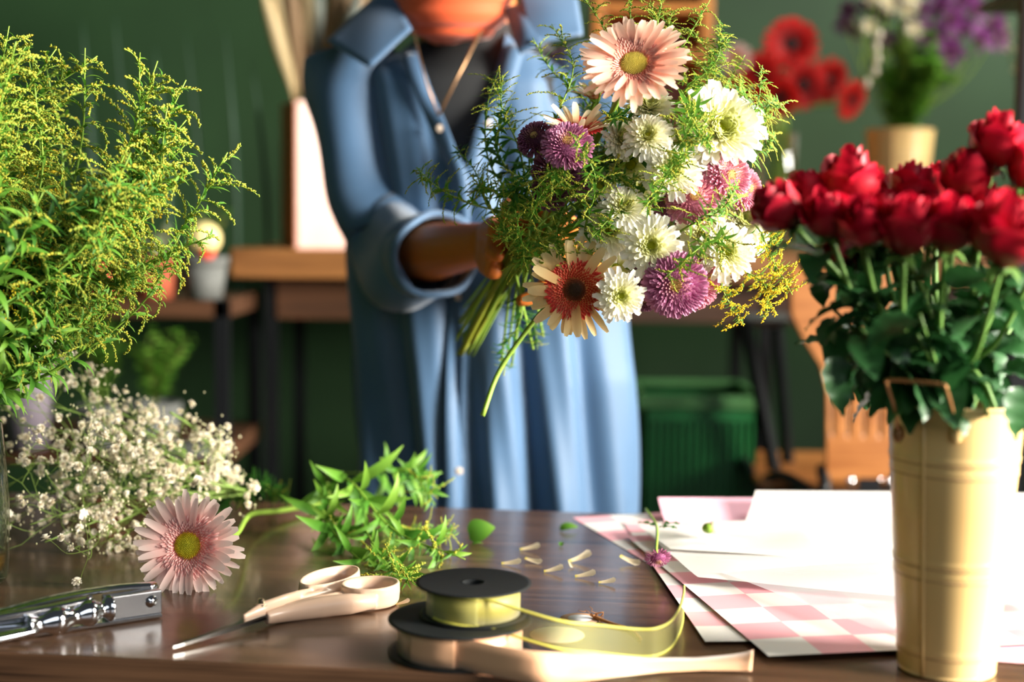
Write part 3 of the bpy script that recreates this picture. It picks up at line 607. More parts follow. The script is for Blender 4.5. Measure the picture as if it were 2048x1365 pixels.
# ================================================================ person
def person():
    Y0 = 2.27
    PX = lambda x, y, Y=2.14: at(x, y, Y)
    root = thing('person', 'person in orange headscarf, black top and loose blue shirt holding the bouquet', 'person', (-.05, Y0, 0)); O = np.array([-.05, Y0, 0])
    M_skin = plain('warm_brown_skin', 'c06a28', .5, subs=.12, spec=.4)
    M_shirt = plain('blue_cotton', '3d5f82', .6, noise='345474', nscale=6, sheen=.25, bump=.08)
    M_shirt.node_tree.nodes['Principled BSDF'].inputs['Sheen Roughness'].default_value = .5
    M_blk = plain('black_knit', '14181c', .8, sheen=.2); M_org = plain('orange_scarf_cloth', 'd9541c', .75, noise='c94b17', nscale=5, sheen=.3)
    # ---------- body: tapered limbs fused into one skin
    body = MB()
    def limb(P, r, n=14, k=6): body.add(*tube(smooth_path(P, k), r, n)); [body.add(*sphere(q, 12, 8, (1, 1, 1), p)) for p, q in ((P[0], r[0]), (P[-1], r[-1]))]
    neck = PX(905, 60, 2.27); head = np.array([neck[0]+.004, 2.19, neck[2]+.20]); chest = np.array([-.06, 2.29, 1.27]); pel = np.array([-.03, 2.30, .92])
    V, Fc = lathe([(.001, .80), (.13, .82), (.165, .90), (.150, 1.02), (.155, 1.15), (.175, 1.28), (.165, 1.36), (.09, 1.42), (.055, 1.45), (.05, 1.50), (.001, 1.52)], 32); V[:, 1] *= .62; body.add(V+[-.05, 2.29, 0], Fc)
    limb([neck+[0, .02, -.04], neck+[0, -.01, .06], head], [.056, .052, .05])
    V, Fc = sphere(.1, 28, 20, (.78, .98, 1.18)); Vh = V.copy()
    fr = Vh[:, 1] < 0                                          # face side looks to -y
    body.add(Vh @ rotx(.30).T+head, Fc)
    body.add(*sphere(.016, 10, 8, (.8, 1, 1.3), head+[0, -.095, -.045])); body.add(*sphere(.045, 14, 10, (1, .8, .8), head+[0, -.055, -.085]))   # nose, jaw
    for s_ in (-1, 1):
        body.add(*sphere(.018, 10, 8, (1.4, .5, .7), head+[s_*.032, -.085, -.02]))                    # brow and lid
        body.add(*sphere(.020, 10, 8, (.35, 1, 1.5), head+[s_*.08, .0, -.03]))                         # ear
    body.add(*sphere(.014, 10, 8, (1.8, .7, .6), head+[0, -.085, -.082]))                              # lips
    for s_ in (-1, 1):                                                                                # legs
        limb([pel+[s_*.09, 0, -.02], pel+[s_*.10, -.01, -.44], pel+[s_*.10, .02, -.84]], [.085, .055, .035])
        limb([pel+[s_*.10, .03, -.87], pel+[s_*.11, -.13, -.895]], [.032, .024])
    # arm at left of the picture
    ELB = PX(790, 520, 2.20)+[0, 0, -.0]; SHL = PX(690, 150, 2.27); WR = at(975, 487, 1.86)
    limb([SHL, (SHL+ELB)/2+[-.01, 0, 0], ELB], [.052, .045, .042]); limb([ELB, ELB*.55+WR*.45+[0, 0, .002], WR], [.043, .042, .027])
    ELR = at(1245, 470, 2.20); SHR = PX(1205, 150, 2.27); WRR = at(1165, 520, 1.80)
    limb([SHR, (SHR+ELR)/2, ELR], [.05, .044, .04]); limb([ELR, (ELR+WRR)/2, WRR], [.04, .036, .026])
    # hands closed round the stems
    ax = nrm(GRIP-ENDS[6]);                                      # axis of the stem bundle, up and toward the camera
    def hand(wr, side, kn0, along, th_sign):
        """wr wrist, kn0 knuckle centre, along = direction across the knuckles; fingers wrap round the bundle axis through GRIP"""
        palm = (wr+kn0)/2
        for q in (-.024, -.008, .008, .024):
            limb([wr+along*q*.55, palm+along*q*.9, kn0+along*q], [.017, .0165, .0125], 10, 4)
        gaxis = ax
        for i, (q, ln) in enumerate(zip((.026, .009, -.009, -.026), (.92, 1.05, 1.0, .8))):
            p0 = kn0+along*q; c_ = GRIP+gaxis*np.dot(p0-GRIP, gaxis)
            rad = p0-c_; rad -= gaxis*np.dot(rad, gaxis); u = nrm(rad); v = nrm(np.cross(gaxis, u))*side; r0 = np.linalg.norm(rad); P = []
            for k, a_ in enumerate(np.linspace(0, 3.0*ln, 7)):
                rr = r0+(.026-r0)*min(1, k/2.2); P.append(c_+u*rr*math.cos(a_)+v*rr*math.sin(a_)+gaxis*.0015*k)
            limb(P, [.0100, .0092, .0085, .0075], 10, 3)
        # thumb from the side of the palm, on the near side of the bundle
        b_ = wr*.45+kn0*.55+along*.026*th_sign; c_ = GRIP+gaxis*np.dot(b_-GRIP, gaxis); rad = b_-c_; u = nrm(rad); v = -nrm(np.cross(gaxis, u))*side
        limb([b_, c_+u*.034+v*.016+gaxis*.008*th_sign, c_+u*.018+v*.030+gaxis*.014*th_sign, c_+v*.030-u*.004+gaxis*.020*th_sign], [.0140, .0118, .0100, .0085], 10, 4)
    kn = GRIP+np.array([-.030, .010, .006]); al = nrm(ax-nrm(kn-WR)*np.dot(ax, nrm(kn-WR)))
    hand(WR, -1, kn, al, 1)
    kn2 = GRIP+ax*.030+np.array([.036, -.004, -.004]); hand2dir = nrm(kn2-WRR); al2 = nrm(ax-hand2dir*np.dot(ax, hand2dir))
    hand(WRR, 1, kn2, al2, -1)
    o = shift(body, O).obj('body', M_skin, root)
    rm = o.modifiers.new('fuse', 'REMESH'); rm.mode = 'VOXEL'; rm.voxel_size = .0040; rm.use_smooth_shade = True
    sm = o.modifiers.new('smooth', 'SMOOTH'); sm.factor = .6; sm.iterations = 3
    # eyes (lowered lids hide most of them)
    for s_ in (-1, 1): shift(MB().add(*sphere(.011, 12, 8, (1, 1, 1), head+[s_*.032, -.083, -.026])), O).obj('eye', plain('eye_white', 'e8e2dc', .2), root)
    # ---------- black top
    mb = MB(); V, Fc = lathe([(.162, .88), (.160, 1.02), (.166, 1.15), (.186, 1.28), (.178, 1.365), (.100, 1.43), (.066, 1.455)], 48); V[:, 1] *= .66; mb.add(V+[-.05, 2.285, 0], Fc)
    shift(mb, O).obj('black_top', M_blk, root)
    # ---------- trousers, shoes (below the table edge)
    mb = MB()
    for s_ in (-1, 1): mb.add(*tube(smooth_path([pel+[s_*.075, 0, .05], pel+[s_*.1, 0, -.4], pel+[s_*.1, .02, -.83]], 6), [.125, .095, .075], 20))
    shift(mb, O).obj('trousers', M_blk, root)
    for s_ in (-1, 1): shift(MB().add(*sphere(.05, 14, 8, (.9, 2.4, .8), pel+[s_*.105, -.05, -.88])), O).obj('shoe', M_blk, root)
    # ---------- shirt body
    zt, zb = 1.452, .60; nu, nv = 200, 110
    zpx = lambda y, Y=2.14: at(905, y, Y)[2]
    kz = [zpx(y) for y in (1000, 380, 300, 240, 150, 80, 40)]
    xl_ = [at(x, 400, 2.14)[0] for x in (925, 935, 905, 878, 850, 826, 815)]; xr_ = [at(x, 400, 2.14)[0] for x in (921, 931, 955, 968, 985, 1002, 1008)]
    def prof(z):
        a = np.interp(z, [.60, .75, .9, 1.05, 1.2, 1.32, 1.375, 1.405, 1.43, 1.46], [.232, .228, .224, .218, .214, .228, .222, .175, .118, .080])
        b = np.interp(z, [.60, .9, 1.2, 1.36, 1.41, 1.46], [.150, .146, .140, .125, .10, .075])
        cx = np.interp(z, [.60, .9, 1.2, 1.4, 1.46], [-.026, -.030, -.052, -.066, -.08]); return a, b, cx
    def fold(x, z, back):
        k = np.interp(z, [.6, .9, 1.15, 1.3, 1.42], [1, 1, .55, .4, .15]); d = 0
        X = (x+.03); s = X+(z-.9)*.10
        d += .019*math.cos(2*PI*(s/.098)+.4+.7*math.sin(z*5))+.006*math.cos(2*PI*(s/.047)+3*z)+.004*math.sin(2*PI*(X/.15)+z*14)
        d2 = .010*math.sin(18*(x*.75+z*.9)+1.0)*np.interp(z, [.9, 1.1, 1.3], [0, 1, .6])          # diagonal pulls on the chest
        return d*k+d2*.8
    V = []
    for j in range(nv+1):
        z = zb+(zt-zb)*j/nv; a, b, cx = prof(z); xl = np.interp(z, kz, xl_); xr = np.interp(z, kz, xr_)
        tr = -math.acos(max(-.99, min(.99, (xr-cx)/a))); tl = 2*PI-math.acos(max(-.99, min(.99, (xl-cx)/a)))
        for i in range(nu+1):
            th = tr+(tl-tr)*i/nu; c_, s_ = math.cos(th), math.sin(th); x, y = cx+a*c_, 2.285+b*s_
            f_ = fold(x if s_ < 0 else x+.4, z, s_ > 0); dz = np.interp(z, [1.36, 1.43], [0, 1]); edge = min(1, min(i, nu-i)/6)
            x += f_*c_*.6*edge; y += f_*s_*edge
            V.append([x, y, z-(.03*abs(c_)**2)*dz])
    o = shift(MB().add(V, grid(nu, nv)), O).obj('shirt_body', M_shirt, root); m = o.modifiers.new('solid', 'SOLIDIFY'); m.thickness = .002
    # yoke closing the shoulders
    # placket: narrow double strip down the front edge, with buttons
    def yfront(x, z): a, b, cx = prof(z); c_ = max(-.98, min(.98, (x-cx)/a)); return 2.285-b*math.sqrt(1-c_*c_)
    def strip(name, xs, zs, w_, off=.006):
        P = smooth_path([[x, 0, z] for x, z in zip(xs, zs)], 8); V = []
        for p in P:
            for q in (-.5, 0, .5): x = p[0]+w_*q; V.append([x, yfront(x, p[2])-off-fold(x, p[2], 0)*.9-.003, p[2]])
        o = shift(MB().add(V, grid(2, len(P)-1)), O).obj(name, M_shirt, root); m = o.modifiers.new('solid', 'SOLIDIFY'); m.thickness = .003; return o
    # lapel facings beside the opening
    zz = [.62, .8, 1.0, zpx(380), zpx(300), zpx(200), zpx(100)]
    strip('placket', [at(x, 400, 2.14)[0] for x in (912, 914, 916, 922, 893, 852, 812)], zz, .026, .010)
    strip('front_facing', [at(x, 400, 2.14)[0] for x in (930, 945, 962, 985, 1010, 1030)], [zpx(y) for y in (372, 330, 285, 220, 150, 80)], .030, .008)
    M_btn = plain('pearl_button', 'c9b8a8', .3)
    for (x, y) in ((920, 766), (916, 594), (879, 257), (976, 247), (918, 940)):
        p = PX(x, y, 2.14); p[1] = yfront(p[0], p[2])-.016-fold(p[0], p[2], 0)*.9; V, Fc = lathe([(.0001, .002), (.0045, .002), (.0058, .001), (.0058, 0)], 16); shift(MB().add(V @ rotx(PI/2).T+p, Fc), O).obj('button', M_btn, root)
    # collar wings
    def wing(name, Q, th=.002):
        A, B, C_, D = [np.array(PX(*q)) for q in Q]; n = 10; V = []
        for j in range(n+1):
            for i in range(n+1):
                u, v = i/n, j/n; p = (A*(1-u)+B*u)*(1-v)+(D*(1-u)+C_*u)*v; p = p+[0, -.010*math.sin(PI*u)*math.sin(PI*v)-.004, 0]; V.append(p)
        o = shift(MB().add(V, grid(n, n)), O).obj(name, M_shirt, root); m = o.modifiers.new('solid', 'SOLIDIFY'); m.thickness = .004; return o
    wing('collar', ((775, -25, 2.20), (825, 60, 2.12), (742, 138, 2.10), (655, 85, 2.16)))
    wing('collar', ((1030, -40, 2.18), (1150, -20, 2.18), (1165, 72, 2.12), (1058, 92, 2.10)))
    wing('collar_stand', ((1012, 20, 2.17), (1045, 10, 2.15), (1085, 92, 2.10), (1040, 110, 2.10)))
    # ---------- sleeves
    def sleeve(P, r, ph, amp=.010):
        P = smooth_path(P, 10); k = len(P); n = 40; T = np.gradient(P, axis=0); V = []
        rr = np.interp(np.linspace(0, 1, k), np.linspace(0, 1, len(r)), r); u = None
        for i in range(k):
            t_ = nrm(T[i]); u = nrm(np.cross([0, 1, 0.2], t_)) if u is None else nrm(u-t_*np.dot(u, t_)); v = np.cross(t_, u); s = i/(k-1)
            for q in range(n):
                a = 2*PI*q/n; f_ = amp*(math.sin(2*a+7*s+ph)*.6+.8*math.sin(a*3-9*s+ph*2)*.7+.6*math.sin(16*s+2*math.sin(a+ph))*min(1, s*2))
                V.append(P[i]+(u*math.cos(a)+v*math.sin(a))*(rr[i]+f_))
        return V, grid(n, k-1, True)
    cuffA = at(825, 520, 2.10)
    sl = MB().add(*sleeve([PX(705, 110, 2.27), PX(712, 190, 2.26), PX(735, 300, 2.25), PX(762, 410, 2.24), PX(785, 490, 2.22), cuffA, at(868, 512, 2.04)], [.070, .078, .074, .070, .074, .068, .062], .5))
    o = shift(sl, O).obj('sleeve', M_shirt, root); m = o.modifiers.new('solid', 'SOLIDIFY'); m.thickness = .002
    def cuff(p, d, r_, L_):
        Fm = frame(d); pr = [(r_*.93, -L_/2), (r_*1.03, -L_/2-.004), (r_*1.10, -L_*.3), (r_*1.08, L_*.2), (r_*1.10, L_/2), (r_*1.02, L_/2+.005), (r_*.93, L_/2), (r_*.9, 0)]
        V, Fc = lathe(pr, 48); an = np.arctan2(V[:, 1], V[:, 0]); V[:, :2] *= (1+.06*np.sin(an*2+1)+.025*np.sin(an*5))[:, None]; V[:, 2] += .006*np.sin(an*3)
        return V @ Fm.T+p, Fc
    dr = nrm(WR-ELB); shift(MB().add(*cuff(at(862, 512, 2.045), dr, .060, .05)), O).obj('rolled_cuff', M_shirt, root)
    sr = MB().add(*sleeve([PX(1180, 100, 2.27), PX(1200, 200, 2.26), PX(1222, 330, 2.25), PX(1235, 430, 2.23), at(1230, 490, 2.16), at(1205, 520, 2.03)], [.066, .076, .070, .064, .062, .056], 2.2))
    o = shift(sr, O).obj('sleeve', M_shirt, root); m = o.modifiers.new('solid', 'SOLIDIFY'); m.thickness = .002
    shift(MB().add(*cuff(at(1205, 520, 2.03), nrm(WRR-ELR), .054, .045)), O).obj('rolled_cuff', M_shirt, root)
    # ---------- orange scarf: neck wrap with folds, and hood round the head
    nc = at(905, -25, 2.20); V = []; n1, n2 = 90, 44
    for j in range(n2+1):
        ph_ = -PI/2+PI*j/n2
        for i in range(n1):
            a = 2*PI*i/n1; drop = .014*math.sin(a) ; f_ = 1+.030*math.sin(ph_*11+1.6*math.cos(a*1.0+.6)+.8*math.sin(2*a))+.014*math.sin(ph_*23+2*math.sin(a))
            V.append([.094*math.cos(ph_)**.7*math.cos(a)*f_, .094*math.cos(ph_)**.7*math.sin(a)*f_, .082*math.sin(ph_)*f_-.018*max(0, -math.sin(a))*math.cos(ph_)])
    mb = MB().add(np.array(V)+nc, grid(n1, n2, True)); shift(mb, O).obj('neck_wrap', M_org, root)
    V, Fc = sphere(.118, 60, 40, (.80, .98, 1.12)); keep = []
    for f in Fc:
        p = V[list(f)].mean(0)
        if p[1] < -.03 and (p[0]/.062)**2+((p[2]+.012)/.088)**2 < 1: continue
        keep.append(f)
    V = V*(1+.01*np.sin(V[:, 2]*160+V[:, 0]*60))[:, None]
    o = shift(MB().add(V @ rotx(.30).T+head, keep), O).obj('headscarf', M_org, root); m = o.modifiers.new('solid', 'SOLIDIFY'); m.thickness = .004
    # ---------- necklace
    M_br = plain('bronze_chain', '9a7858', .35, metal=.8)
    P = [at(826, 60, 2.125), at(852, 165, 2.118), at(877, 232, 2.108), at(912, 160, 2.112), at(962, 62, 2.12)]
    for q in P: q[1] = min(q[1], 2.285-.66*.19*math.sqrt(max(.05, 1-((q[0]+.05)/.19)**2))-.004)
    shift(MB().add(*tube([P[0], P[1], P[2]], .0016, 6)), O).obj('necklace', M_br, root); shift(MB().add(*tube([P[2], P[3], P[4]], .0024, 6)), O).obj('necklace', M_br, root)
person()
# ================================================================ goldenrod bunch in the glass vase at left
vz = onz(-62, 1165); vY = vz[1]
M_glass, nt, b_, out_ = newmat('clear_glass'); b_.inputs['Roughness'].default_value = .03; b_.inputs['Base Color'].default_value = lin('dfe8dc'); b_.inputs['Specular IOR Level'].default_value = .8
tp_ = ND(nt, 'ShaderNodeBsdfTransparent'); tp_.inputs[0].default_value = (.93, .97, .93, 1); gl_ = ND(nt, 'ShaderNodeBsdfGlossy'); gl_.inputs['Roughness'].default_value = .03
lw_ = ND(nt, 'ShaderNodeLayerWeight'); lw_.inputs[0].default_value = .22; ms = ND(nt, 'ShaderNodeMixShader'); nt.links.new(lw_.outputs['Facing'], ms.inputs[0]); nt.links.new(tp_.outputs[0], ms.inputs[1]); nt.links.new(gl_.outputs[0], ms.inputs[2]); nt.links.new(ms.outputs[0], out_.inputs[0])
M_amber = plain('amber_water', 'c9892c', .05, trans=.8)
t = thing('glass_vase', 'clear glass vase with amber base cut by the left edge of the photo', 'vase', vz)
vr = px(78, vY); vh = .175
MB().add(*lathe([(.001, .0005), (vr*.9, .0005), (vr, .008), (vr*1.05, vh*.5), (vr*.9, vh), (vr*.9-.002, vh), (vr*1.05-.003, vh*.5), (vr-.003, .012), (.001, .012)], 48)).obj('vase_body', M_glass, t)
MB().add(*lathe([(.001, .013), (vr-.005, .014), (vr*1.0-.003, vh*.16), (.001, vh*.16)], 40)).obj('vase_base_tint', M_amber, t)
BTIP = [(18, 52, 1.52, 'topmost goldenrod sprig of the left bunch with a curled tip', 0), (112, 98, 1.52, 'goldenrod sprig at the top of the left bunch with a bent yellow tip', 0),
        (-8, 100, 1.5, 'goldenrod sprig at the left photo edge near the top of the bunch', 0), (58, 120, 1.55, 'short goldenrod tip left of the highest yellow cluster', 1),
        (170, 96, 1.5, 'goldenrod sprig ending in a small hook above the yellow florets', 4), (195, 112, 1.53, 'goldenrod sprig with yellow buds at the crown of the left bunch', 1),
        (280, 105, 1.52, 'goldenrod sprig with a slender forked tip at upper right of the bunch', 3), (315, 122, 1.55, 'goldenrod sprig arching just under the slender forked tip', 0),
        (372, 160, 1.5, 'goldenrod sprig with spread golden buds, rightmost of the upper bunch', 2), (335, 210, 1.48, 'goldenrod sprig just below the spread golden buds', 1),
        (375, 285, 1.5, 'goldenrod sprig full of tiny buds in the right middle of the bunch', 2), (455, 305, 1.47, 'goldenrod sprig reaching farthest right from the left bunch', 5),
        (395, 340, 1.45, 'goldenrod sprig below the farthest reaching one', 4), (430, 470, 1.46, 'drooping goldenrod sprig in front of the round cream ball', 2),
        (360, 470, 1.44, 'drooping goldenrod sprig above the terracotta pots', 4), (280, 530, 1.42, 'goldenrod sprig hanging lowest over the terracotta pots', 3),
        (215, 570, 1.42, 'goldenrod sprig tip in front of the red round pot', 0)]
for (x, y, Y, lb, k) in BTIP:
    bx = R.uniform(-150, -90)
    sprig(TPL[k], at(bx, 800+R.uniform(-20, 30), vY), at(x, y, Y), lb)
bnd = [(-30, 700), (0, 755), (8, 780), (22, 750), (34, 780), (45, 745), (50, 640), (54, 480)]
for k in range(72):
    a = R.uniform(-30, 55); rmax = np.interp(a, [p[0] for p in bnd], [p[1] for p in bnd])
    q = rmax*R.uniform(.55, .97)*(1 if k % 3 else .85)
    x, y = -80+q*math.sin(math.radians(a)), 830-q*math.cos(math.radians(a))
    Y = R.uniform(1.38, 1.68)
    tp = TPL[R.randrange(6)] if k < 58 else TPLG[k % 2] if k < 62 else TPLD[k % 3]
    sprig(tp, at(-130+R.uniform(-30, 30), 800+R.uniform(-20, 30), vY), at(x, y, Y), 'yellow green goldenrod sprig packed inside the bunch in the glass vase', 'goldenrod sprigs inside the left bunch')
for k in range(26):
    a = R.uniform(10, 78); q = np.interp(a, [10, 25, 48, 60, 70, 78], [420, 470, 430, 330, 270, 200])*R.uniform(.7, 1)
    x, y = -110+q*math.sin(math.radians(a)), 760-q*math.cos(math.radians(a))
    sprig(TPLL[k % 4], at(-190+R.uniform(-30, 30), 790, vY), at(x, y, R.uniform(1.36, 1.52)), 'leafy stem with long narrow drooping leaves low in the left bunch', 'leafy stems low in the left bunch', fat=1.0)
# ================================================================ baby's breath bunch
M_gyp = plant('white_blossom', [(0, 'ece2c4'), (1, 'faf3e2')], [(0, 'efe2c8'), (1, 'fbf6ea')], .5, .25)
M_gypb = plant('cream_bud', [(0, 'c9c89a'), (1, 'e9e2c0')], trans=.2)
M_gstem = plant('pale_thin_stem', [(0, '5f7a34'), (1, '86a04c')], trans=.05)
def blossom(mb, c, r_):
    A = R.uniform(0, 6); k = 0
    for e0, n_, ln in ((1.25, 5, .8), (.75, 7, .95), (.15, 8, 1.0), (-.45, 7, .95)):
        for i in range(n_):
            V, Fc, t_ = leafshape(r_*ln, r_*.75, e0+R.uniform(-.2, .2), e0+.5, 2, .5, sh='spoon')
            mb.add(V @ rotz(A+2*PI*i/n_+e0).T @ rot_r.T+c, Fc, t_, R.random()); k += 1
def clampz(p, m=.004): p = np.array(p); p[2] = max(p[2], TZ+m); return p
def spray(base, tip, nb, label):
    global rot_r
    base, tip = np.array(base), np.array(tip)
    t = thing('babys_breath_spray', label, "baby's breath", base, 'baby\'s breath sprays on the table')
    st, bl, bu = MB(), MB(), MB(); d = tip-base; Ln = np.linalg.norm(d)
    P = smooth_path([base, base+d*.35+[0, 0, .01], base+d*.7+[0, 0, .012], tip], 6); P = np.array([clampz(p) for p in P])
    st.add(*tube(P, [.0017, .0008], 5), t=.4)
    ends = []
    def branch(p, dr, ln, lev):
        q = [p]; dd = nrm(dr)
        for k in range(4): dd = nrm(dd+np.array([R.gauss(0, .12), R.gauss(0, .12), R.gauss(.05, .12)])); q.append(clampz(q[-1]+dd*ln/4))
        st.add(*tube(q, [.0007-.00015*lev, .0004], 3, False), t=.6)
        if lev >= 2: ends.append(q[-1]); return
        for k in range(3):
            nd = nrm(dd+np.array([R.gauss(0, .75), R.gauss(0, .75), R.gauss(0.1, .7)])); branch(q[2 if k == 0 else -1], nd, ln*R.uniform(.5, .8), lev+1)
    m = max(3, nb//6)
    for k in range(m):
        s = .35+.65*(k+R.random())/m; i = min(int(s*(len(P)-1)), len(P)-2)
        branch(P[i], nrm(d)*.7+np.array([R.gauss(0, .7), R.gauss(0, .55), R.gauss(.1, .7)]), Ln*R.uniform(.13, .28), 0)
    R.shuffle(ends)
    for k, e in enumerate(ends):
        rot_r = frame([R.gauss(0, 1), R.gauss(0, 1)-.6, R.gauss(0, 1)+.5], R.uniform(0, 6)); r_ = R.uniform(.0040, .0062)
        if k < nb or R.random() < .5: blossom(bl, clampz(e, .005), r_)
        else: V, Fc = sphere(R.uniform(.0011, .0018), 6, 4, (1, 1, 1.3), e); bu.add(V, Fc, t=R.random())
        for q in range(2):
            V, Fc = sphere(R.uniform(.0008, .0015), 5, 4, (1, 1, 1.3), clampz(e+np.array([R.gauss(0, .009), R.gauss(0, .009), R.gauss(0, .009)]))); bu.add(V, Fc, t=R.random())
    shift(st, base).obj('stem', M_gstem, t)
    tag(shift(bl, base).obj('blossoms', M_gyp, t), kind='stuff'); t.children[-1].name = 'blossom_cloud'
    tag(shift(bu, base).obj('bud_scatter', M_gypb, t), kind='stuff')
gb = lambda: clampz(at(470+R.uniform(-20, 30), 985+R.uniform(-8, 8), 1.84+R.uniform(-.03, .03)))
GT = [((100, 810, 1.72), 'highest'), ((40, 850, 1.70), 'upper left'), ((20, 930, 1.68), 'far left'), ((15, 1000, 1.66), 'left edge'), ((90, 1085, 1.62), 'lowest left'), ((150, 1105, 1.63), 'lowest'),
      ((230, 1090, 1.66), 'lower middle'), ((200, 880, 1.74), 'upper middle'), ((300, 900, 1.78), 'upper right'), ((440, 905, 1.86), 'far right'), ((330, 990, 1.70), 'right middle beside the gerbera'),
      ((120, 960, 1.66), 'left middle'), ((60, 1050, 1.62), 'lower left'), ((230, 980, 1.70), 'centre'), ((420, 960, 1.84), 'right, over the stems'), ((280, 1050, 1.68), 'just left of the pink gerbera')]
for (tp, wh) in GT:
    spray(gb(), clampz(at(*tp), .012), 34, "white baby's breath spray, %s in the bunch on the table" % wh)
for k, (q0, q1) in enumerate((((470, 985, 1.86), (575, 1000, 1.90)), ((450, 975, 1.88), (545, 988, 1.93)), ((440, 1000, 1.82), (500, 1005, 1.85)))):
    sprig(TPLD[k], at(*q0)*[1, 1, 0]+[0, 0, TZ+.012], at(*q1)*[1, 1, 0]+[0, 0, TZ+.014], "leafy green stem end of the baby's breath bunch near the back of the table", 'leafy stem ends of the white bunch')
# thick pale stems rising behind the white bunch
for k, (q0, q1) in enumerate((((380, 915), (225, 838)), ((372, 905), (240, 826)), ((420, 890), (340, 825)))):
    a_, b2 = at(*q0, 1.80), at(*q1, 1.76); o = MB().add(*tube(smooth_path([a_, (a_+b2)/2+[0, 0, .004], b2], 5), .0016, 6), t=.5)
    tag(shift(o, a_).obj('bare_stem', M_gstem, loc=a_), 'bare pale green stem poking up out of the baby\'s breath', 'stem', 'bare stems above the white bunch')
# ================================================================ gerbera on the table
gc = at(377, 1092, 1.50)
ge = onz(650, 1030); 
gerbera("pale pink gerbera daisy lying on the table beside the baby's breath", gc, px(114, 1.50), (-.12, -1, .22), P_pink,
        [gc+[.03, .09, -.01], np.append(onz(500, 1065)[:2], TZ+.022), np.append(onz(560, 1040)[:2], TZ+.012), np.append(onz(650, 1018)[:2], TZ+.008)], 0, 34, 30, .145, (.10, -.1), (.3, .05), inner=(.44, .09, .22), stemr=.0034)
# loose leafy goldenrod cutting on the table
rt = np.append(onz(640, 1010)[:2], TZ+.03)
for k, (q0, q1, Y0, z1, tp, lb) in enumerate((((640, 1000), (930, 1140), 0, .012, TPLL[0], 'cut leafy goldenrod stem lying across the table, longest, tip behind the ribbon spool'),
        ((630, 990), (870, 1080), 0, .045, TPLL[1], 'leafy goldenrod piece on top of the cutting near the table back'),
        ((660, 1020), (835, 1165), 0, .014, TPLL[2], 'goldenrod piece of the cutting pointing to the black spool'),
        ((700, 1040), (910, 1110), 0, .03, TPL[0], 'budding goldenrod tip on the right of the cutting'),
        ((720, 1060), (830, 1190), 0, .012, TPL[2], 'budding goldenrod tip between scissors and black spool'),
        ((660, 1010), (700, 1100), 0, .012, TPLL[3], 'short leafy side shoot of the cutting toward the scissors'))):
    a_ = onz(*q0); b2 = onz(*q1); a_[2] = TZ+.028; b2[2] = TZ+z1
    sprig(tp, a_, b2, lb, fat=.9)
def leafthing(label, c, L, W, az, mat, e0=.5, e1=-.3, sh='ovate', name='fallen_leaf', cat='leaf', group=None, wav=0, tilt=0):
    V, Fc, t_ = leafshape(L, W, e0, e1, 8, .35, sh=sh, wav=wav); V = V @ rotz(az).T @ rotx(tilt).T; V[:, 2] -= V[:, 2].min()-.0006
    return tag(MB().add(V, Fc, t_, .5).obj(name, mat, loc=c), label, cat, group)
lf = lambda lb, x, y, L, W, az, **k: leafthing(lb, onz(x, y), L, W, az, G_leaf, **k)
lf('upright curled bright green leaf on the table behind the spools', 938, 1082, .034, .030, .25, e0=.5, e1=-.2, tilt=1.05)
lf('small dull leaf lying on the dark wood right of the curled green leaf', 1120, 1062, .024, .014, .1, tilt=.5)
lf('small yellowish leaf scrap near the curled green leaf', 945, 1092, .014, .009, .1)
lf('tiny green scrap behind the cluster of petals', 1122, 1094, .010, .006, 1.4, e0=.9)
# loose petals
PT = [(1040, 1102, .05, .023, 'plump cream petal lying farthest back among the fallen petals'), (1003, 1130, -.05, .022, 'cream petal lying leftmost, right behind the spool'), (1050, 1124, -.5, .021, 'thin curved petal just right of the leftmost one'),
      (1138, 1126, .35, .026, 'long white petal curving up at its right end'), (1088, 1146, .1, .021, 'cream petal with yellow tip in front of the thin curved petal'), (1137, 1132, -1.2, .013, 'short upright looking petal under the long curved one'),
      (1150, 1156, .05, .022, 'crumpled cream petal touching the yellow tipped one'), (1197, 1168, 0, .018, 'folded cream petal nearest the front right'), (1240, 1126, -.6, .025, 'tan cream petal lying beside the pink checked paper'), (792, 1212, .2, .014, 'tiny cream petal between scissors and black spool')]
M_pet = plant('fallen_petal', [(0, 'd9c84a'), (.2, 'f0dfb6'), (1, 'fbf0d8')], trans=.3)
for x, y, az, L, lb in PT: leafthing(lb, onz(x, y), L*1.1, L*.42, az, M_pet, e0=.1 if L < .024 else -.1, e1=.5, sh='spoon', name='fallen_petal', cat='petal', tilt=.75)
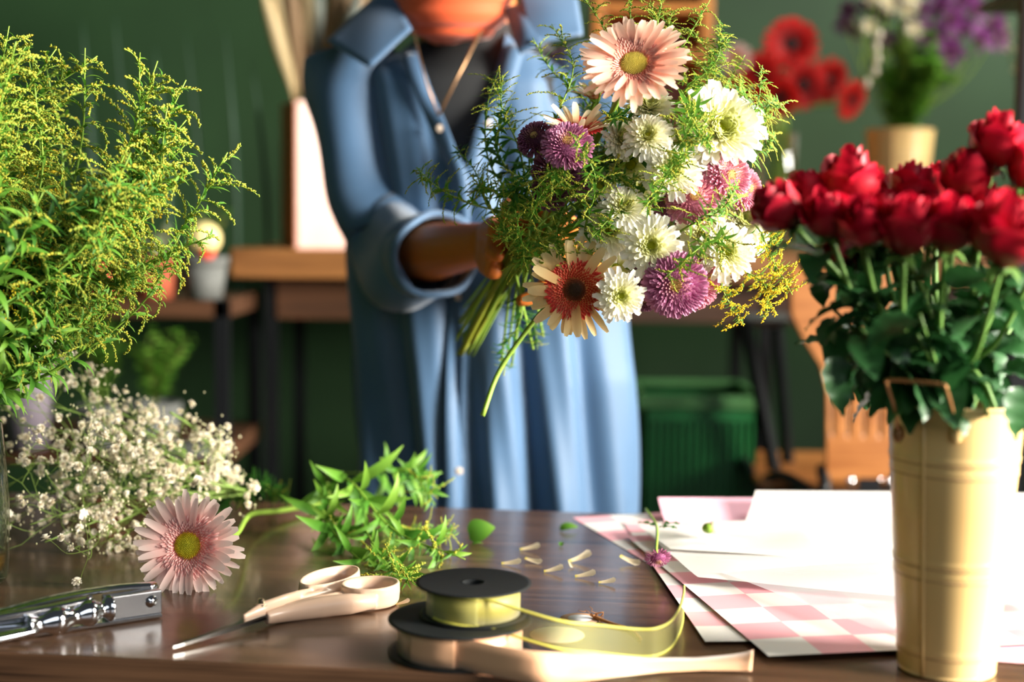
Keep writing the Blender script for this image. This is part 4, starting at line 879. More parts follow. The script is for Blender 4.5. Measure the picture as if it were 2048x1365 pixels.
# ================================================================ stapler
def stapler():
    e = onz(326, 1238); w_ = onz(-150, 1312); ax = nrm((w_-e)*[1, 1, 0]); az = math.atan2(-ax[1], -ax[0]); g = 2844/e[1]
    t = thing('stapling_pliers', 'chrome stapling pliers cut by the left edge of the photo', 'stapler', e+[0, 0, 0]); t.rotation_euler.z = az
    U = 1/1.9                                 # px to mm scale about 1.9 px per mm
    M = M_chrome
    bevel(MB().add(*box(.215, .020, .004, (-.1075, .0105, .003))).obj('base_rail', M, t, False), .001)
    bevel(MB().add(*box(.056, .016, .0235, (-.028, .010, .0168))).obj('nose_block', plain('brushed_steel', 'c9ccd2', .22, metal=1), t, False), .0012)
    V, Fc = lathe([(.0001, .0024), (.0032, .0024), (.0040, .0012), (.0058, .001), (.0062, 0)], 24); V = V @ rotx(PI/2).T
    MB().add(V+[-.011, .002, .0185], Fc).obj('rivet', M, t)
    a_ = bevel(MB().add(*box(.17, .018, .012, (-.145, .012, .017))).obj('magazine', M, t, False), .002)
    # top strip leaning over, rising slightly toward the nose
    P = [(.001, .024, .029), (-.045, .024, .0315), (-.10, .022, .030), (-.16, .020, .024), (-.24, .020, .020)]
    MB().add(*tube(smooth_path(P, 6), .0085, 12, sq=.35)).obj('top_arm', M, t)
    # grip with dimples
    P = smooth_path([(-.052, .002, .018), (-.065, -.001, .018), (-.085, -.004, .017), (-.11, -.008, .016), (-.135, -.010, .015)], 10); n_ = len(P)
    r_ = [.0085+.0022*math.sin(i/n_*3*2*PI+1) for i in range(n_)]
    MB().add(*tube(P, r_, 16, sq=1.25)).obj('grip', M, t)
    MB().add(*tube(smooth_path([(-.13, -.008, .012), (-.16, -.016, .012), (-.22, -.024, .011)], 6), .011, 14, sq=.5)).obj('lower_handle', M, t)
    MB().add(*tube(smooth_path([(-.07, .004, .028), (-.11, .0, .026), (-.16, -.004, .026), (-.24, -.006, .025)], 6), .005, 10)).obj('upper_handle', M, t)
    MB().add(*tube([(-.09, -.002, .024), (-.112, -.003, .023)], .0036, 12)).obj('spring_pin', M, t)
stapler()
# ================================================================ scissors
def scissors():
    az = math.radians(53); piv = np.array([-.238, 1.372, TZ]); tl = onz(346, 1296, TZ+.004)-piv; tl = rotz(-az) @ tl
    t = thing('scissors', 'cream handled scissors with steel blades lying on the dark table', 'scissors', piv); t.rotation_euler.z = az
    Mi = plain('cream_plastic', 'ecc7ab', .36, coat=.15); Mst = plain('blade_steel', 'b9b7b4', .2, metal=1)
    d = nrm(tl*[1, 1, 0]); sd = np.array([-d[1], d[0], 0]); Lb = np.linalg.norm(tl[:2])
    def blade(z, s_):
        V = []
        for (u, w1, w2) in ((-.028, .006, -.006), (.01, .008, -.007), (Lb*.5, .006, -.0045), (Lb*.9, .0022, -.002), (Lb, .0006, -.0006)):
            h = z*(1-max(0, u)/Lb)+.003
            V += [d*u+sd*w1*s_+[0, 0, h], d*u+sd*w2*s_+[0, 0, h], d*u+sd*w2*s_+[0, 0, h+.0022], d*u+sd*w1*.4*s_+[0, 0, h+.0026], d*u+sd*w1*s_+[0, 0, h+.0006]]
        n_ = 5; Fc = grid(n_, 4, True)+[tuple(range(n_)), tuple(range(4*n_, 5*n_))[::-1]]; return V, Fc
    MB().add(*blade(.004, 1)).obj('blade', Mst, t, False); MB().add(*blade(.0075, -1)).obj('blade', Mst, t, False)
    def loop(cen, rx, ry, a0, h, shanks, fl):
        n_ = 56; P = []
        for k in range(n_):
            q = 2*PI*k/n_; x, y = rx*math.cos(q), ry*math.sin(q); P.append([cen[0]+x*math.cos(a0)-y*math.sin(a0), cen[1]+x*math.sin(a0)+y*math.cos(a0), 0])
        P = np.array(P); C0 = P.mean(0); mb = MB(); V = []
        prof = [(-.0012, .001), (-.0034, h*.2), (-.0036, h*.55), (-.0010+fl*.4, h*.9), (.0006+fl, h), (.0026+fl, h*.97), (.0046+fl*.5, h*.6), (.0052, h*.2), (.0034, .001)]
        for (dr, z) in prof:
            for p in P: dd = nrm(p-C0); V.append(p+dd*dr+[0, 0, z])
        m_ = len(prof); mb.add(V, grid(n_, m_-1, True)+[((m_-1)*n_+i, (m_-1)*n_+(i+1) % n_, (i+1) % n_, i) for i in range(n_)])
        for (Q, r_, sq) in shanks: mb.add(*tube(smooth_path(Q, 6), r_, 16, sq=sq, up=(0, 1, 0)))
        o = mb.obj('handle', Mi, t); m = o.modifiers.new('fuse', 'REMESH'); m.mode = 'VOXEL'; m.voxel_size = .0011; m.use_smooth_shade = True
        s_ = o.modifiers.new('soft', 'SMOOTH'); s_.factor = .8; s_.iterations = 6
    # near loop (thumb) with its heavy shank low on the table
    loop((.116, -.030), .026, .0225, -.2, .024, [([(-.006, -.004, .008), (.02, -.010, .0085), (.05, -.024, .010), (.075, -.040, .011), (.10, -.052, .010)], [.007, .009, .011, .011, .007], .8),
                                                ([(.02, -.006, .009), (.05, -.012, .010), (.078, -.018, .010), (.098, -.018, .010)], [.008, .009, .009, .007], .8)], .003)
    # far loop (fingers), long and open
    loop((.118, .030), .043, .020, .22, .022, [([(-.030, .002, .0125), (-.005, .001, .0135), (.025, .003, .0135), (.050, .009, .0125), (.078, .016, .011)], [.003, .0098, .0105, .0095, .007], .62),
                                               ([(.04, .006, .012), (.08, .006, .011), (.11, .010, .010), (.125, .012, .010)], [.006, .006, .005, .004], .9)], .002)
    V, Fc = lathe([(.0056, 0), (.0056, .0012), (.0034, .0016), (.0034, .0062), (.0026, .0068), (.0001, .0068)], 20)
    MB().add(V+[-.006, .002, .0195], Fc).obj('screw', plain('brass_screw', 'a8957c', .25, metal=1), t)
scissors()
# ================================================================ ribbon spools
def spools():
    c1 = onz(920, 1303); r1 = px(152, c1[1]); M_sp = plain('black_spool_plastic', '131719', .62, spec=.3)
    hS = .030
    t = thing('satin_ribbon_spool', 'lower black spool wound with peach satin ribbon', 'ribbon spool', c1)
    def disc(r_, z, th=.0016): return lathe([(.012, z), (r_-.004, z), (r_-.003, z+.0006), (r_, z+.0004), (r_, z+th), (r_-.004, z+th), (.012, z+th)], 64)
    MB().add(*disc(r1*.97, 0)).obj('flange', M_sp, t); MB().add(*disc(r1*.97, hS)).obj('flange', M_sp, t)
    M_sat, nt, b_, out_ = newmat('peach_satin'); b_.inputs['Base Color'].default_value = lin('efb78c'); b_.inputs['Roughness'].default_value = .33; b_.inputs['Sheen Weight'].default_value = .4; b_.inputs['Anisotropic'].default_value = .6
    rr = r1*.84; rib = hS-.002
    MB().add(*lathe([(.013, .002), (rr, .002), (rr, hS), (.013, hS)], 72)).obj('ribbon_roll', M_sat, t)
    # tail: leaves the front of the roll, sweeps right, twisting flat, to the cut end
    pts = []
    for a_ in np.linspace(-2.4, -1.5, 8): pts.append((c1[0]+(rr+.0012)*math.cos(a_), c1[1]+(rr+.0012)*math.sin(a_), .0162, 0))
    e = lambda x, y, z, tw: (*onz(x, y, TZ+z)[:2], z, tw)
    pts += [e(1060, 1337, .013, .2), e(1130, 1337, .012, .5), e(1220, 1333, .010, .95), e(1310, 1331, .005, 1.2), e(1400, 1329, .004, 1.25), e(1470, 1326, .006, 1.1), e(1505, 1322, .009, .9)]
    P = smooth_path(np.array([p[:3] for p in pts]), 5); tw = np.interp(np.linspace(0, 1, len(P)), np.linspace(0, 1, len(pts)), [p[3] for p in pts]); hw = np.interp(np.linspace(0, 1, len(P)), [0, .45, .6, 1], [rib/2, rib/2, .0135, .0125])
    V = []
    for i, p in enumerate(P):
        T = nrm(np.gradient(P, axis=0)[i]); sd = nrm(np.cross([0, 0, 1], T)); w_ = math.cos(tw[i]*1.15)*np.array([0, 0, 1.])+math.sin(tw[i]*1.15)*sd
        zc = TZ+max(p[2], hw[i]*abs(w_[2])+.001)
        for s_ in (-1, -.33, .33, 1): V.append(np.array([p[0], p[1], zc])+w_*hw[i]*s_)
    o = shift(MB().add(V, grid(3, len(P)-1)), c1).obj('ribbon_tail', M_sat, t); m = o.modifiers.new('solid', 'SOLIDIFY'); m.thickness = .0004
    # upper spool
    z0 = hS+.0022; c2 = c1+[.008, .000, 0]; q_ = onz(947, 1168, TZ+z0+.029); c2 = np.array([q_[0], q_[1], TZ+z0]); r2 = px(118, c2[1]); hO = .029
    t2 = thing('organza_ribbon_spool', 'upper black spool wound with olive yellow organza ribbon', 'ribbon spool', c2)
    MB().add(*disc(r2*.93, 0)).obj('flange', M_sp, t2); MB().add(*disc(r2, hO)).obj('flange', M_sp, t2)
    MB().add(*lathe([(.0118, 0), (.0118, hO+.0015), (.0100, hO+.0015), (.0100, 0)], 32)).obj('core_tube', M_sp, t2)
    M_org = plain('organza_roll', 'b9ae52', .5, noise='a99f45', nscale=4, stretch=(1, 1, 30), sheen=.5)
    rr2 = r2*.81
    MB().add(*lathe([(.0125, .002), (rr2, .002), (rr2, hO-.001), (.0125, hO-.001)], 72)).obj('ribbon_roll', M_org, t2)
    M_tr, nt, b_, out_ = newmat('sheer_organza'); L = nt.links.new; b_.inputs['Base Color'].default_value = lin('b8b56e'); b_.inputs['Roughness'].default_value = .4
    tp_ = ND(nt, 'ShaderNodeBsdfTransparent'); ms = ND(nt, 'ShaderNodeMixShader'); ms.inputs[0].default_value = .36; L(tp_.outputs[0], ms.inputs[1]); L(b_.outputs[0], ms.inputs[2]); L(ms.outputs[0], out_.inputs[0])
    M_edge = plain('organza_edge', 'd3cd5c', .4)
    e = lambda x, y, z: np.array([*onz(x, y, TZ+z)[:2], TZ+z])
    Q = [c2+[(rr2+.001)*math.cos(a_), (rr2+.001)*math.sin(a_), z_] for a_, z_ in zip(np.linspace(-2.5, -1.25, 6), np.linspace(.0165, .0125, 6))]
    for (x, y, zb) in ((1110, 1297, .019), (1200, 1307, .009), (1275, 1314, .002), (1315, 1311, .001), (1342, 1295, .001), (1358, 1268, .001), (1366, 1240, .001), (1367, 1222, .002)): q_ = onz(x, y, TZ+zb); Q.append(q_+[0, 0, .0128])
    P = smooth_path(Q, 7); hw = .0128; V = []
    for p in P:
        for s_ in (-1, 0, 1): V.append(p+np.array([0, 0, hw*s_]))
    V = np.array(V); shift(MB().add(V, grid(2, len(P)-1)), c2).obj('sheer_ribbon', M_tr, t2)
    for s_ in (0, 2): shift(MB().add(*tube(V[s_::3], .0013, 6)), c2).obj('ribbon_edge', M_edge, t2)
spools()
# round paper tags behind the ribbon, one with twine
def tags():
    c = onz(1114, 1272); M1 = plain('cream_card', 'e6dcc0', .6); M2 = plain('kraft_card', 'c79a78', .6)
    tag(MB().add(*lathe([(.0001, .0002), (.0265, .0002), (.0265, .0012), (.0001, .0012)], 48)).obj('round_card', M1, loc=c), 'round cream card lying on the table behind the sheer ribbon', 'card')
    c = onz(1160, 1240); t = thing('round_gift_tag', 'round kraft paper tag with a knot of twine behind the ribbon', 'tag', c)
    MB().add(*lathe([(.0001, .0002), (.020, .0002), (.020, .0012), (.0001, .0012)], 48)).obj('tag_disc', M2, t)
    MB().add(*lathe([(.0001, .0014), (.0125, .0014), (.0125, .0016), (.0001, .0016)], 40)).obj('white_center', plain('white_paper_print', 'e6e6ea', .5), t)
    M_tw = plain('jute_twine', 'b07a48', .9); mb = MB()
    for k in range(9):
        p0 = np.array([.014, 0, .002]); P = [p0]
        for q in range(5): P.append(P[-1]+np.array([R.gauss(0, .0028), R.gauss(0, .0025), R.gauss(.0009, .0016)])); P[-1][2] = max(P[-1][2], .001)
        mb.add(*tube(smooth_path(P, 3), .0003 if k > 3 else .0007, 5))
    mb.add(*tube(smooth_path([(.014, 0, .003), (.03, -.02, .002), (.045, -.035, .0015), (.052, -.055, .0015), (.054, -.07, .0015)], 5), .0018, 5)); mb.obj('twine', M_tw, t)
tags()
# ================================================================ wrapping papers
def checkmat(name, c0, c1, size):
    m, nt, b, out = newmat(name); L = nt.links.new; tc = ND(nt, 'ShaderNodeTexCoord'); ck = ND(nt, 'ShaderNodeTexChecker'); ck.inputs['Scale'].default_value = 1/size
    mp = ND(nt, 'ShaderNodeMapping'); mp.inputs['Location'].default_value = (0, 0, .37*size); L(tc.outputs['Object'], mp.inputs[0])
    sp = ND(nt, 'ShaderNodeSeparateXYZ'); cb = ND(nt, 'ShaderNodeCombineXYZ'); L(tc.outputs['Object'], sp.inputs[0]); L(sp.outputs[0], cb.inputs[0]); L(sp.outputs[1], cb.inputs[1]); cb.inputs[2].default_value = size*.5
    L(cb.outputs[0], ck.inputs[0]); ck.inputs[1].default_value = lin(c0); ck.inputs[2].default_value = lin(c1)
    L(ck.outputs[0], b.inputs['Base Color']); b.inputs['Roughness'].default_value = .45
    return m
M_ck = checkmat('pink_check_paper', 'e8a8b2', 'e4e0dc', .052)
def sheetmat(name, col, a, rough=.35):
    m, nt, b, out = newmat(name); L = nt.links.new; b.inputs['Base Color'].default_value = lin(col); b.inputs['Roughness'].default_value = rough
    tp_ = ND(nt, 'ShaderNodeBsdfTransparent'); ms = ND(nt, 'ShaderNodeMixShader'); ms.inputs[0].default_value = a; L(tp_.outputs[0], ms.inputs[1]); L(b.outputs[0], ms.inputs[2]); L(ms.outputs[0], out.inputs[0]); return m
M_tis = sheetmat('white_tissue', 'd9d6d3', .86, .5); M_film = sheetmat('milky_film', 'e6e4ea', .45, .2)
M_pinkp = plain('plain_pink_paper', 'eeb9cc', .5)
def sheet(name, label, o, yaw, sx, sy, z, mat, cat='paper', curlb=0, curll=0, wav=.0015, seed=0, quad=None):
    n = 24; r_ = random.Random(seed); ph = [r_.uniform(0, 6) for _ in range(4)]; V = []
    for j in range(n+1):
        for i in range(n+1):
            u, v = i/n, j/n
            if quad: x, y = [(quad[0][k]*(1-u)+quad[1][k]*u)*(1-v)+(quad[3][k]*(1-u)+quad[2][k]*u)*v-o[k] for k in (0, 1)]
            else: x, y = u*sx, v*sy
            h = z+wav*(1+math.sin(7*u+ph[0])*math.sin(5*v+ph[1])*.8+.5*math.sin(13*v+ph[2]+4*u))*(min(1, 6*min(u, v, 1-u, 1-v)+.25))
            h += curlb*max(0, v-.75)**2*16+curll*max(0, .12-u)**2*70*max(0, v-.3)
            V.append([x, y, h])
    ob = MB().add(V, grid(n, n)).obj(name, mat, loc=(o[0], o[1], TZ)); ob.rotation_euler.z = 0 if quad else math.radians(yaw)
    return tag(ob, label, cat)
sheet('checked_wrapping_paper', 'pink and white checked paper, rear left sheet of the pile', (.172, 1.60), 17, .34, .30, .0004, M_ck, seed=1, wav=.001)
sheet('pink_wrapping_paper', 'plain pink sheet curling up at the back of the paper pile', None or (.22, 1.55), 3, .45, .36, .002, M_pinkp, curlb=.022, seed=2)
sheet('checked_wrapping_paper', 'pink and white checked paper with corner ending behind the ribbon end', (.186, 1.317), 4, .50, .53, .0030, M_ck, seed=3, wav=.0008)
sheet('checked_wrapping_paper', 'pink and white checked paper lying nearest the front edge of the table', (.237, 1.267), 10.5, .50, .50, .0050, M_ck, seed=4, wav=.0008)
W = lambda x, y, z=TZ: onz(x, y, z)[:2]
sheet('tissue_sheet', 'large white tissue sheet reaching to the back of the pile', W(1560, 1100), 0, 1, 1, .009, M_tis, quad=[W(1390, 1150), W(2150, 1200), (.80, 1.89), (.33, 1.89)], curlb=.03, seed=5, wav=.002)
sheet('tissue_sheet', 'white tissue sheet with pointed left corner, on top of the checked papers', W(1400, 1180), 0, 1, 1, .0125, M_tis, quad=[W(1395, 1180), W(2100, 1245), W(2050, 1080), W(1290, 1085)], seed=6, wav=.003)
sheet('clear_film_sheet', 'milky clear film over the front checked paper', W(1500, 1200), 0, 1, 1, .0165, M_film, quad=[W(1790, 1312), W(2120, 1290), W(2050, 1130), W(1440, 1175)], seed=7, wav=.003)
sheet('tissue_sheet', 'narrow white tissue strip folded at the left of the pile', W(1300, 1090), 0, 1, 1, .015, M_tis, quad=[W(1340, 1125), W(1700, 1150), W(1640, 1060), W(1275, 1075)], seed=8, wav=.003)
sheet('pink_wrapping_paper', 'pink paper corner at the front right beyond the bucket', W(1985, 1330), 0, 1, 1, .001, M_pinkp, quad=[W(1880, 1318), W(2150, 1338), W(2150, 1240), W(1880, 1240)], seed=9, wav=.0005)
# fallen purple mum, bud
c = onz(1315, 1165, TZ); c[2] = TZ+.019+.008
mum('small purple pink chrysanthemum with stem lying upside down by the paper edge', c, px(27, c[1]), (.1, -.7, -.8), P_purp, 'button', 160, [c+[0, .02, .005], np.append(onz(1312, 1110)[:2], TZ+.035), np.append(onz(1290, 1065)[:2], TZ+.03)])
rr_ = S.objects[-1].parent or S.objects[-1]
for k, (x, y, az) in enumerate(((1316, 1112, -.3), (1308, 1108, 2.6), (1322, 1106, .1))):
    V, Fc, t_ = leafshape(.022, .009, .3, -.2, 6, .3, sh='ovate', wav=.2); o = MB().add(V @ rotz(az).T, Fc, t_, .2).obj('leaf', G_leafd, rr_); p = onz(x, y); o.location = (p[0]-c[0], p[1]-c[1], TZ+.034-c[2])
c = onz(1425, 1062, TZ+.03); t = thing('flower_bud', 'small cream flower bud lying on the white tissue', 'bud', c)
MB().add(*sphere(.0085, 14, 8, (1.2, .9, .85), (.003, 0, .004)), t=1).obj('bud_tip', M_pet, t); MB().add(*sphere(.0078, 12, 8, (1, 1, .8), (-.005, 0, .003)), t=.3).obj('calyx', G_stem, t)
# ================================================================ metal bucket of roses
BC = np.array([*onz(1892, 1338)[:2], TZ]); BY = BC[1]
def bucket(label, c, rb, rt_, H, handle=True):
    t = thing('flower_bucket', label, 'bucket', c); n_ = 72
    prof = [(.0001, .001), (rb, .001), (rb+.0006, .003)]; rings = (.095, .385, .43, .765, .81)
    for k in range(1, 101):
        z = k/100; prof.append((rb+(rt_-rb)*z+.0011*sum(math.exp(-((z-q)/.006)**2) for q in rings), H*z))
    prof += [(rt_+.0022, H-.0005), (rt_+.0026, H+.0015), (rt_+.0005, H+.0025), (rt_-.0012, H+.001), (rt_-.0015, H*.95), (rb, .012), (.0001, .006)]
    MB().add(*lathe(prof, n_)).obj('bucket_body', M_cream, t)
    M_rust = plain('rust_line', 'b98d5c', .6, noise='d8b078', nscale=40)
    for q in rings:
        for dz in (-.0035,):
            z = q*H+dz; r_ = rb+(rt_-rb)*q+.0001; MB().add(*lathe([(r_, z-.0009), (r_+.0005, z), (r_, z+.0009)], n_)).obj('rust_groove', M_rust, t)
    a_ = (-2.33 if c[2] < .8 else -2.0); P = [np.array([(rb+(rt_-rb)*z+.0008)*math.cos(a_), (rb+(rt_-rb)*z+.0008)*math.sin(a_), H*z]) for z in np.linspace(.01, .99, 8)]
    MB().add(*tube(P, .0016, 6)).obj('seam', M_cream, t)
    return t
rimz = at(1915, 822, BY-.055)[2]; HB = rimz-TZ
bk = bucket('tall cream metal bucket holding the dark red roses', BC, px(96, BY), px(134, BY), HB)
# bail handle: lugs at left front and right front, wire rising above the rim
M_wire = plain('bronze_wire', 'a8784a', .35, metal=.6)
hp = [at(1797, 862, BY-.040), at(1789, 815, BY-.055), at(1774, 768, BY-.07), at(1776, 760, BY-.072), at(1830, 764, BY-.09), at(1884, 770, BY-.10), at(1893, 780, BY-.10), at(1907, 830, BY-.08), at(1914, 862, BY-.062)]
shift(MB().add(*tube(smooth_path(hp, 4), .0015, 8)), BC).obj('handle', M_wire, bk)
for q in ((1797, 868, BY-.036), (1914, 868, BY-.0585)):
    p = at(*q)-BC; MB().add(*sphere(.0055, 12, 8, (1, .5, 1.5), p)).obj('handle_lug', M_wire if q[0] < 1800 else M_cream, bk)
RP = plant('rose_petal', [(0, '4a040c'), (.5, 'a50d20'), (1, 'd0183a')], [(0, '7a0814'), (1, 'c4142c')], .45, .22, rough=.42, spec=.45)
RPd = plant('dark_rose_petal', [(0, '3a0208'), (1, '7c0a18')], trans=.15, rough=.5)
def rosebloom(seed, mat):
    r_ = random.Random(seed); mb = MB(); n = 8
    lay = [(.16, 1.02, 2, 1.5, 0), (.30, 1.06, 3, 1.25, .0), (.46, 1.08, 3, 1.15, .02), (.64, 1.0, 4, 1.0, .10), (.82, .94, 4, .95, .22), (.95, .84, 5, .85, .36)]
    for li, (Rl, H, cnt, sp, fl) in enumerate(lay):
        a0 = r_.uniform(0, 6)
        for k in range(cnt):
            a = a0+2*PI*k/cnt+r_.uniform(-.15, .15); V = []; t = []; f_ = fl*r_.uniform(.5, 1.6); Hk = H*r_.uniform(.93, 1.06); tl = r_.uniform(-.05, .05)
            for j in range(n+1):
                v = j/n; prof = (.22+.78*math.sin(PI*.5*min(1, v/.55))) if v < .55 else 1-.22*((v-.55)/.45)**1.6*(1-fl*1.6)
                for i in range(n+1):
                    u = -1+2*i/n; wtop = sp*(1-.0*v); ang = a+u*wtop*(.75+.25*math.sin(PI*min(1, v*1.1)))
                    rr = Rl*prof+f_*max(0, v-.62)**2*5*(.55+.45*abs(u))+(.05*u if li < 3 else .03*u)
                    z = 1.9*Hk*(v-.20*abs(u)**3*v)-f_*max(0, v-.7)*1.0*1.9*.6+tl*u
                    V.append([rr*math.cos(ang), rr*math.sin(ang), z-.75]); t.append(v)
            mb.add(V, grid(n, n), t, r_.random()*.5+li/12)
    return mb.mesh('rose_bloom', mat)
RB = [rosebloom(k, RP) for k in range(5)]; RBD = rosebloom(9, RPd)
G_rl = plant('rose_leaf', [(0, '1f4a22'), (1, '2c5c2c')], [(0, '16391b'), (1, '376b38')], .5, .18, rough=.4, spec=.5)
G_rs = plant('rose_stem', [(0, '4c7030'), (1, '5f8438')], trans=.1)
def roseleaf(k):
    L = .052; V, Fc, t = leafshape(L, L*.62, .25, -.45-.25*k, 12, .28, sh='ovate', wav=.05); return MB().add(V, Fc, t, R.random()).mesh('rose_leaf', G_rl)
RL = [roseleaf(k) for k in range(4)]
SEP = MB()
for k in range(5): V, Fc, t_ = leafshape(.75, .28, .1, -1.0, 5, .2, r0=.12); SEP.add(V @ rotz(k*2*PI/5).T-[0, 0, .72], Fc, t_, .6)
SEP.add(*sphere(.26, 12, 6, (1, 1, .8), (0, 0, -.85)), t=.4); SEPM = SEP.mesh('sepals', G_rs)
def rose(label, q, rp, Y, n, dark=False, nleaf=4, group=None, spin=None):
    c = at(q[0], q[1], Y); Rr = px(rp, Y); t = thing('red_rose', label, 'rose', c, group)
    rot = Matrix(frame(n, R.uniform(0, 6)).tolist()).to_4x4() @ Matrix.Scale(Rr, 4)
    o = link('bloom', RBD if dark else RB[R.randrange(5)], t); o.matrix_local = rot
    o = link('sepal_cup', SEPM, t); o.matrix_local = rot
    nn = nrm(n); b0 = c-nn*Rr*.8; jx, jy = R.uniform(-.026, .026), R.uniform(-.026, .026)
    rim = BC+[jx*1.2, jy*1.2, HB]; bot = BC+[-jx*.6, -jy*.6, .03]
    P = smooth_path([b0, b0-nn*.04+(rim-b0)*.25, rim, bot], 8); shift(MB().add(*tube(P, [.0028, .0024], 7), t=.5), c).obj('stem', G_rs, t)
    m = 14
    for k in range(nleaf):
        i = int(R.uniform(.10, .52)*len(P)); p = P[i]-c; az = R.uniform(0, 6.28); s = R.uniform(.6, 1.05)
        o = link('leaf', RL[R.randrange(4)], t)
        o.matrix_local = Matrix.Translation(p) @ Matrix.Rotation(az, 4, 'Z') @ Matrix.Rotation(R.uniform(-.5, .9), 4, 'Y') @ Matrix.Rotation(R.uniform(-.8, .8), 4, 'X') @ Matrix.Translation((.012, 0, 0)) @ Matrix.Scale(s, 4)
    return t
RO = [(1562, 425, 52, 1.22, (-.75, -.2, .75), 0, 'red rose leaning farthest left, touching the bouquet'), (1618, 398, 48, 1.27, (-.35, -.2, 1), 0, 'dark red rose right of the leftmost one'),
 (1702, 372, 58, 1.25, (-.1, -.2, 1), 0, 'tall red rose with pink lit petals, in front of the green wall'), (1655, 440, 50, 1.20, (-.3, -.5, 1), 0, 'deep red rose below the tall lit rose, left'),
 (1722, 455, 52, 1.18, (-.2, -.6, .9), 0, 'red rose half turned to the camera under the tall lit rose'), (1770, 392, 38, 1.31, (0, .1, 1), 0, 'small red rose at the back left of the far cream bucket'),
 (1822, 385, 48, 1.27, (0, -.1, 1), 0, 'pink lit red rose in front of the far cream bucket'), (1872, 370, 36, 1.33, (0, 0, 1), 0, 'small dark red rose at the back right of the far cream bucket'),
 (1812, 465, 62, 1.17, (0, -.35, 1), 0, 'large red rose hanging lowest in the middle of the bunch'), (1930, 362, 52, 1.24, (.05, -.35, 1), 0, 'red rose with bright top below the topmost rose'),
 (1992, 296, 56, 1.24, (.1, -.3, 1), 0, 'topmost red rose of the bucket'), (1900, 462, 58, 1.17, (.05, -.4, 1), 0, 'big red rose right of the lowest middle rose'),
 (2012, 478, 74, 1.13, (.05, -.35, 1), 0, 'largest and nearest red rose, at the right edge'), (1965, 425, 46, 1.24, (0, -.3, 1), 0, 'dark red rose between the top rose and the nearest rose'),
 (2058, 345, 46, 1.22, (.3, -.2, 1), 0, 'red rose cut by the right photo edge beside the topmost rose'), (2060, 420, 48, 1.25, (.2, -.3, 1), 0, 'red rose cut by the right photo edge above the nearest rose'),
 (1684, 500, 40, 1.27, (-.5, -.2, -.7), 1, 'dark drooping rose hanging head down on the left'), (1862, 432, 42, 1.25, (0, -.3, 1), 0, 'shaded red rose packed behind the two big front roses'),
 (1762, 430, 42, 1.26, (0, -.2, 1), 0, 'shaded red rose behind the large middle rose'), (2095, 480, 50, 1.2, (.3, -.2, 1), 0, 'red rose mostly beyond the right photo edge')]
for x, y, r_, Y, n_, d_, lb in RO: rose(lb, (x, y), r_, Y, n_, d_, 6)
# extra leafy stems low in the bucket and single hanging leaves
for k in range(16):
    q = (R.uniform(1650, 2080), R.uniform(570, 700), R.uniform(1.17, 1.36)); c = at(*q); t = thing('rose_leaf_branch', 'dark green leafy rose branch among the stems above the bucket', 'leaf', BC+[0, 0, HB*.6], 'leafy rose branches above the bucket')
    b0 = np.array(t.location); P = smooth_path([b0, BC+[(c[0]-BC[0])*.3, (c[1]-BC[1])*.3, HB+.005], c], 5); shift(MB().add(*tube(P, .0017, 6), t=.5), b0).obj('stem', G_rs, t)
    for j in range(7):
        i = int(len(P)*(.55+.45*j/7)); p = P[min(i, len(P)-1)]-b0
        o = link('leaf', RL[R.randrange(4)], t); o.matrix_local = Matrix.Translation(p) @ Matrix.Rotation(R.uniform(0, 6.28), 4, 'Z') @ Matrix.Rotation(R.uniform(-.3, 1.1), 4, 'Y') @ Matrix.Rotation(R.uniform(-.6, .6), 4, 'X') @ Matrix.Translation((.008, 0, 0)) @ Matrix.Scale(R.uniform(.7, 1.15), 4)
for (q, L_, rotm, lb) in (((1665, 715, 1.20), .052, (1.35, -.2, -1.5), 'big dark green leaf hanging lowest left of the rose bucket'), ((2030, 775, 1.175), .045, (1.5, 0, -1.9), 'dark green leaf hanging over the right side of the bucket rim')):
    V, Fc, t_ = leafshape(L_, L_*.55, .1, -.2, 10, .2, sh='ovate', wav=.1); V = V @ rotx(1.4).T @ roty(rotm[0]).T
    tag(MB().add(V, Fc, t_, .8).obj('rose_leaf', G_rl, loc=at(*q)), lb, 'leaf')
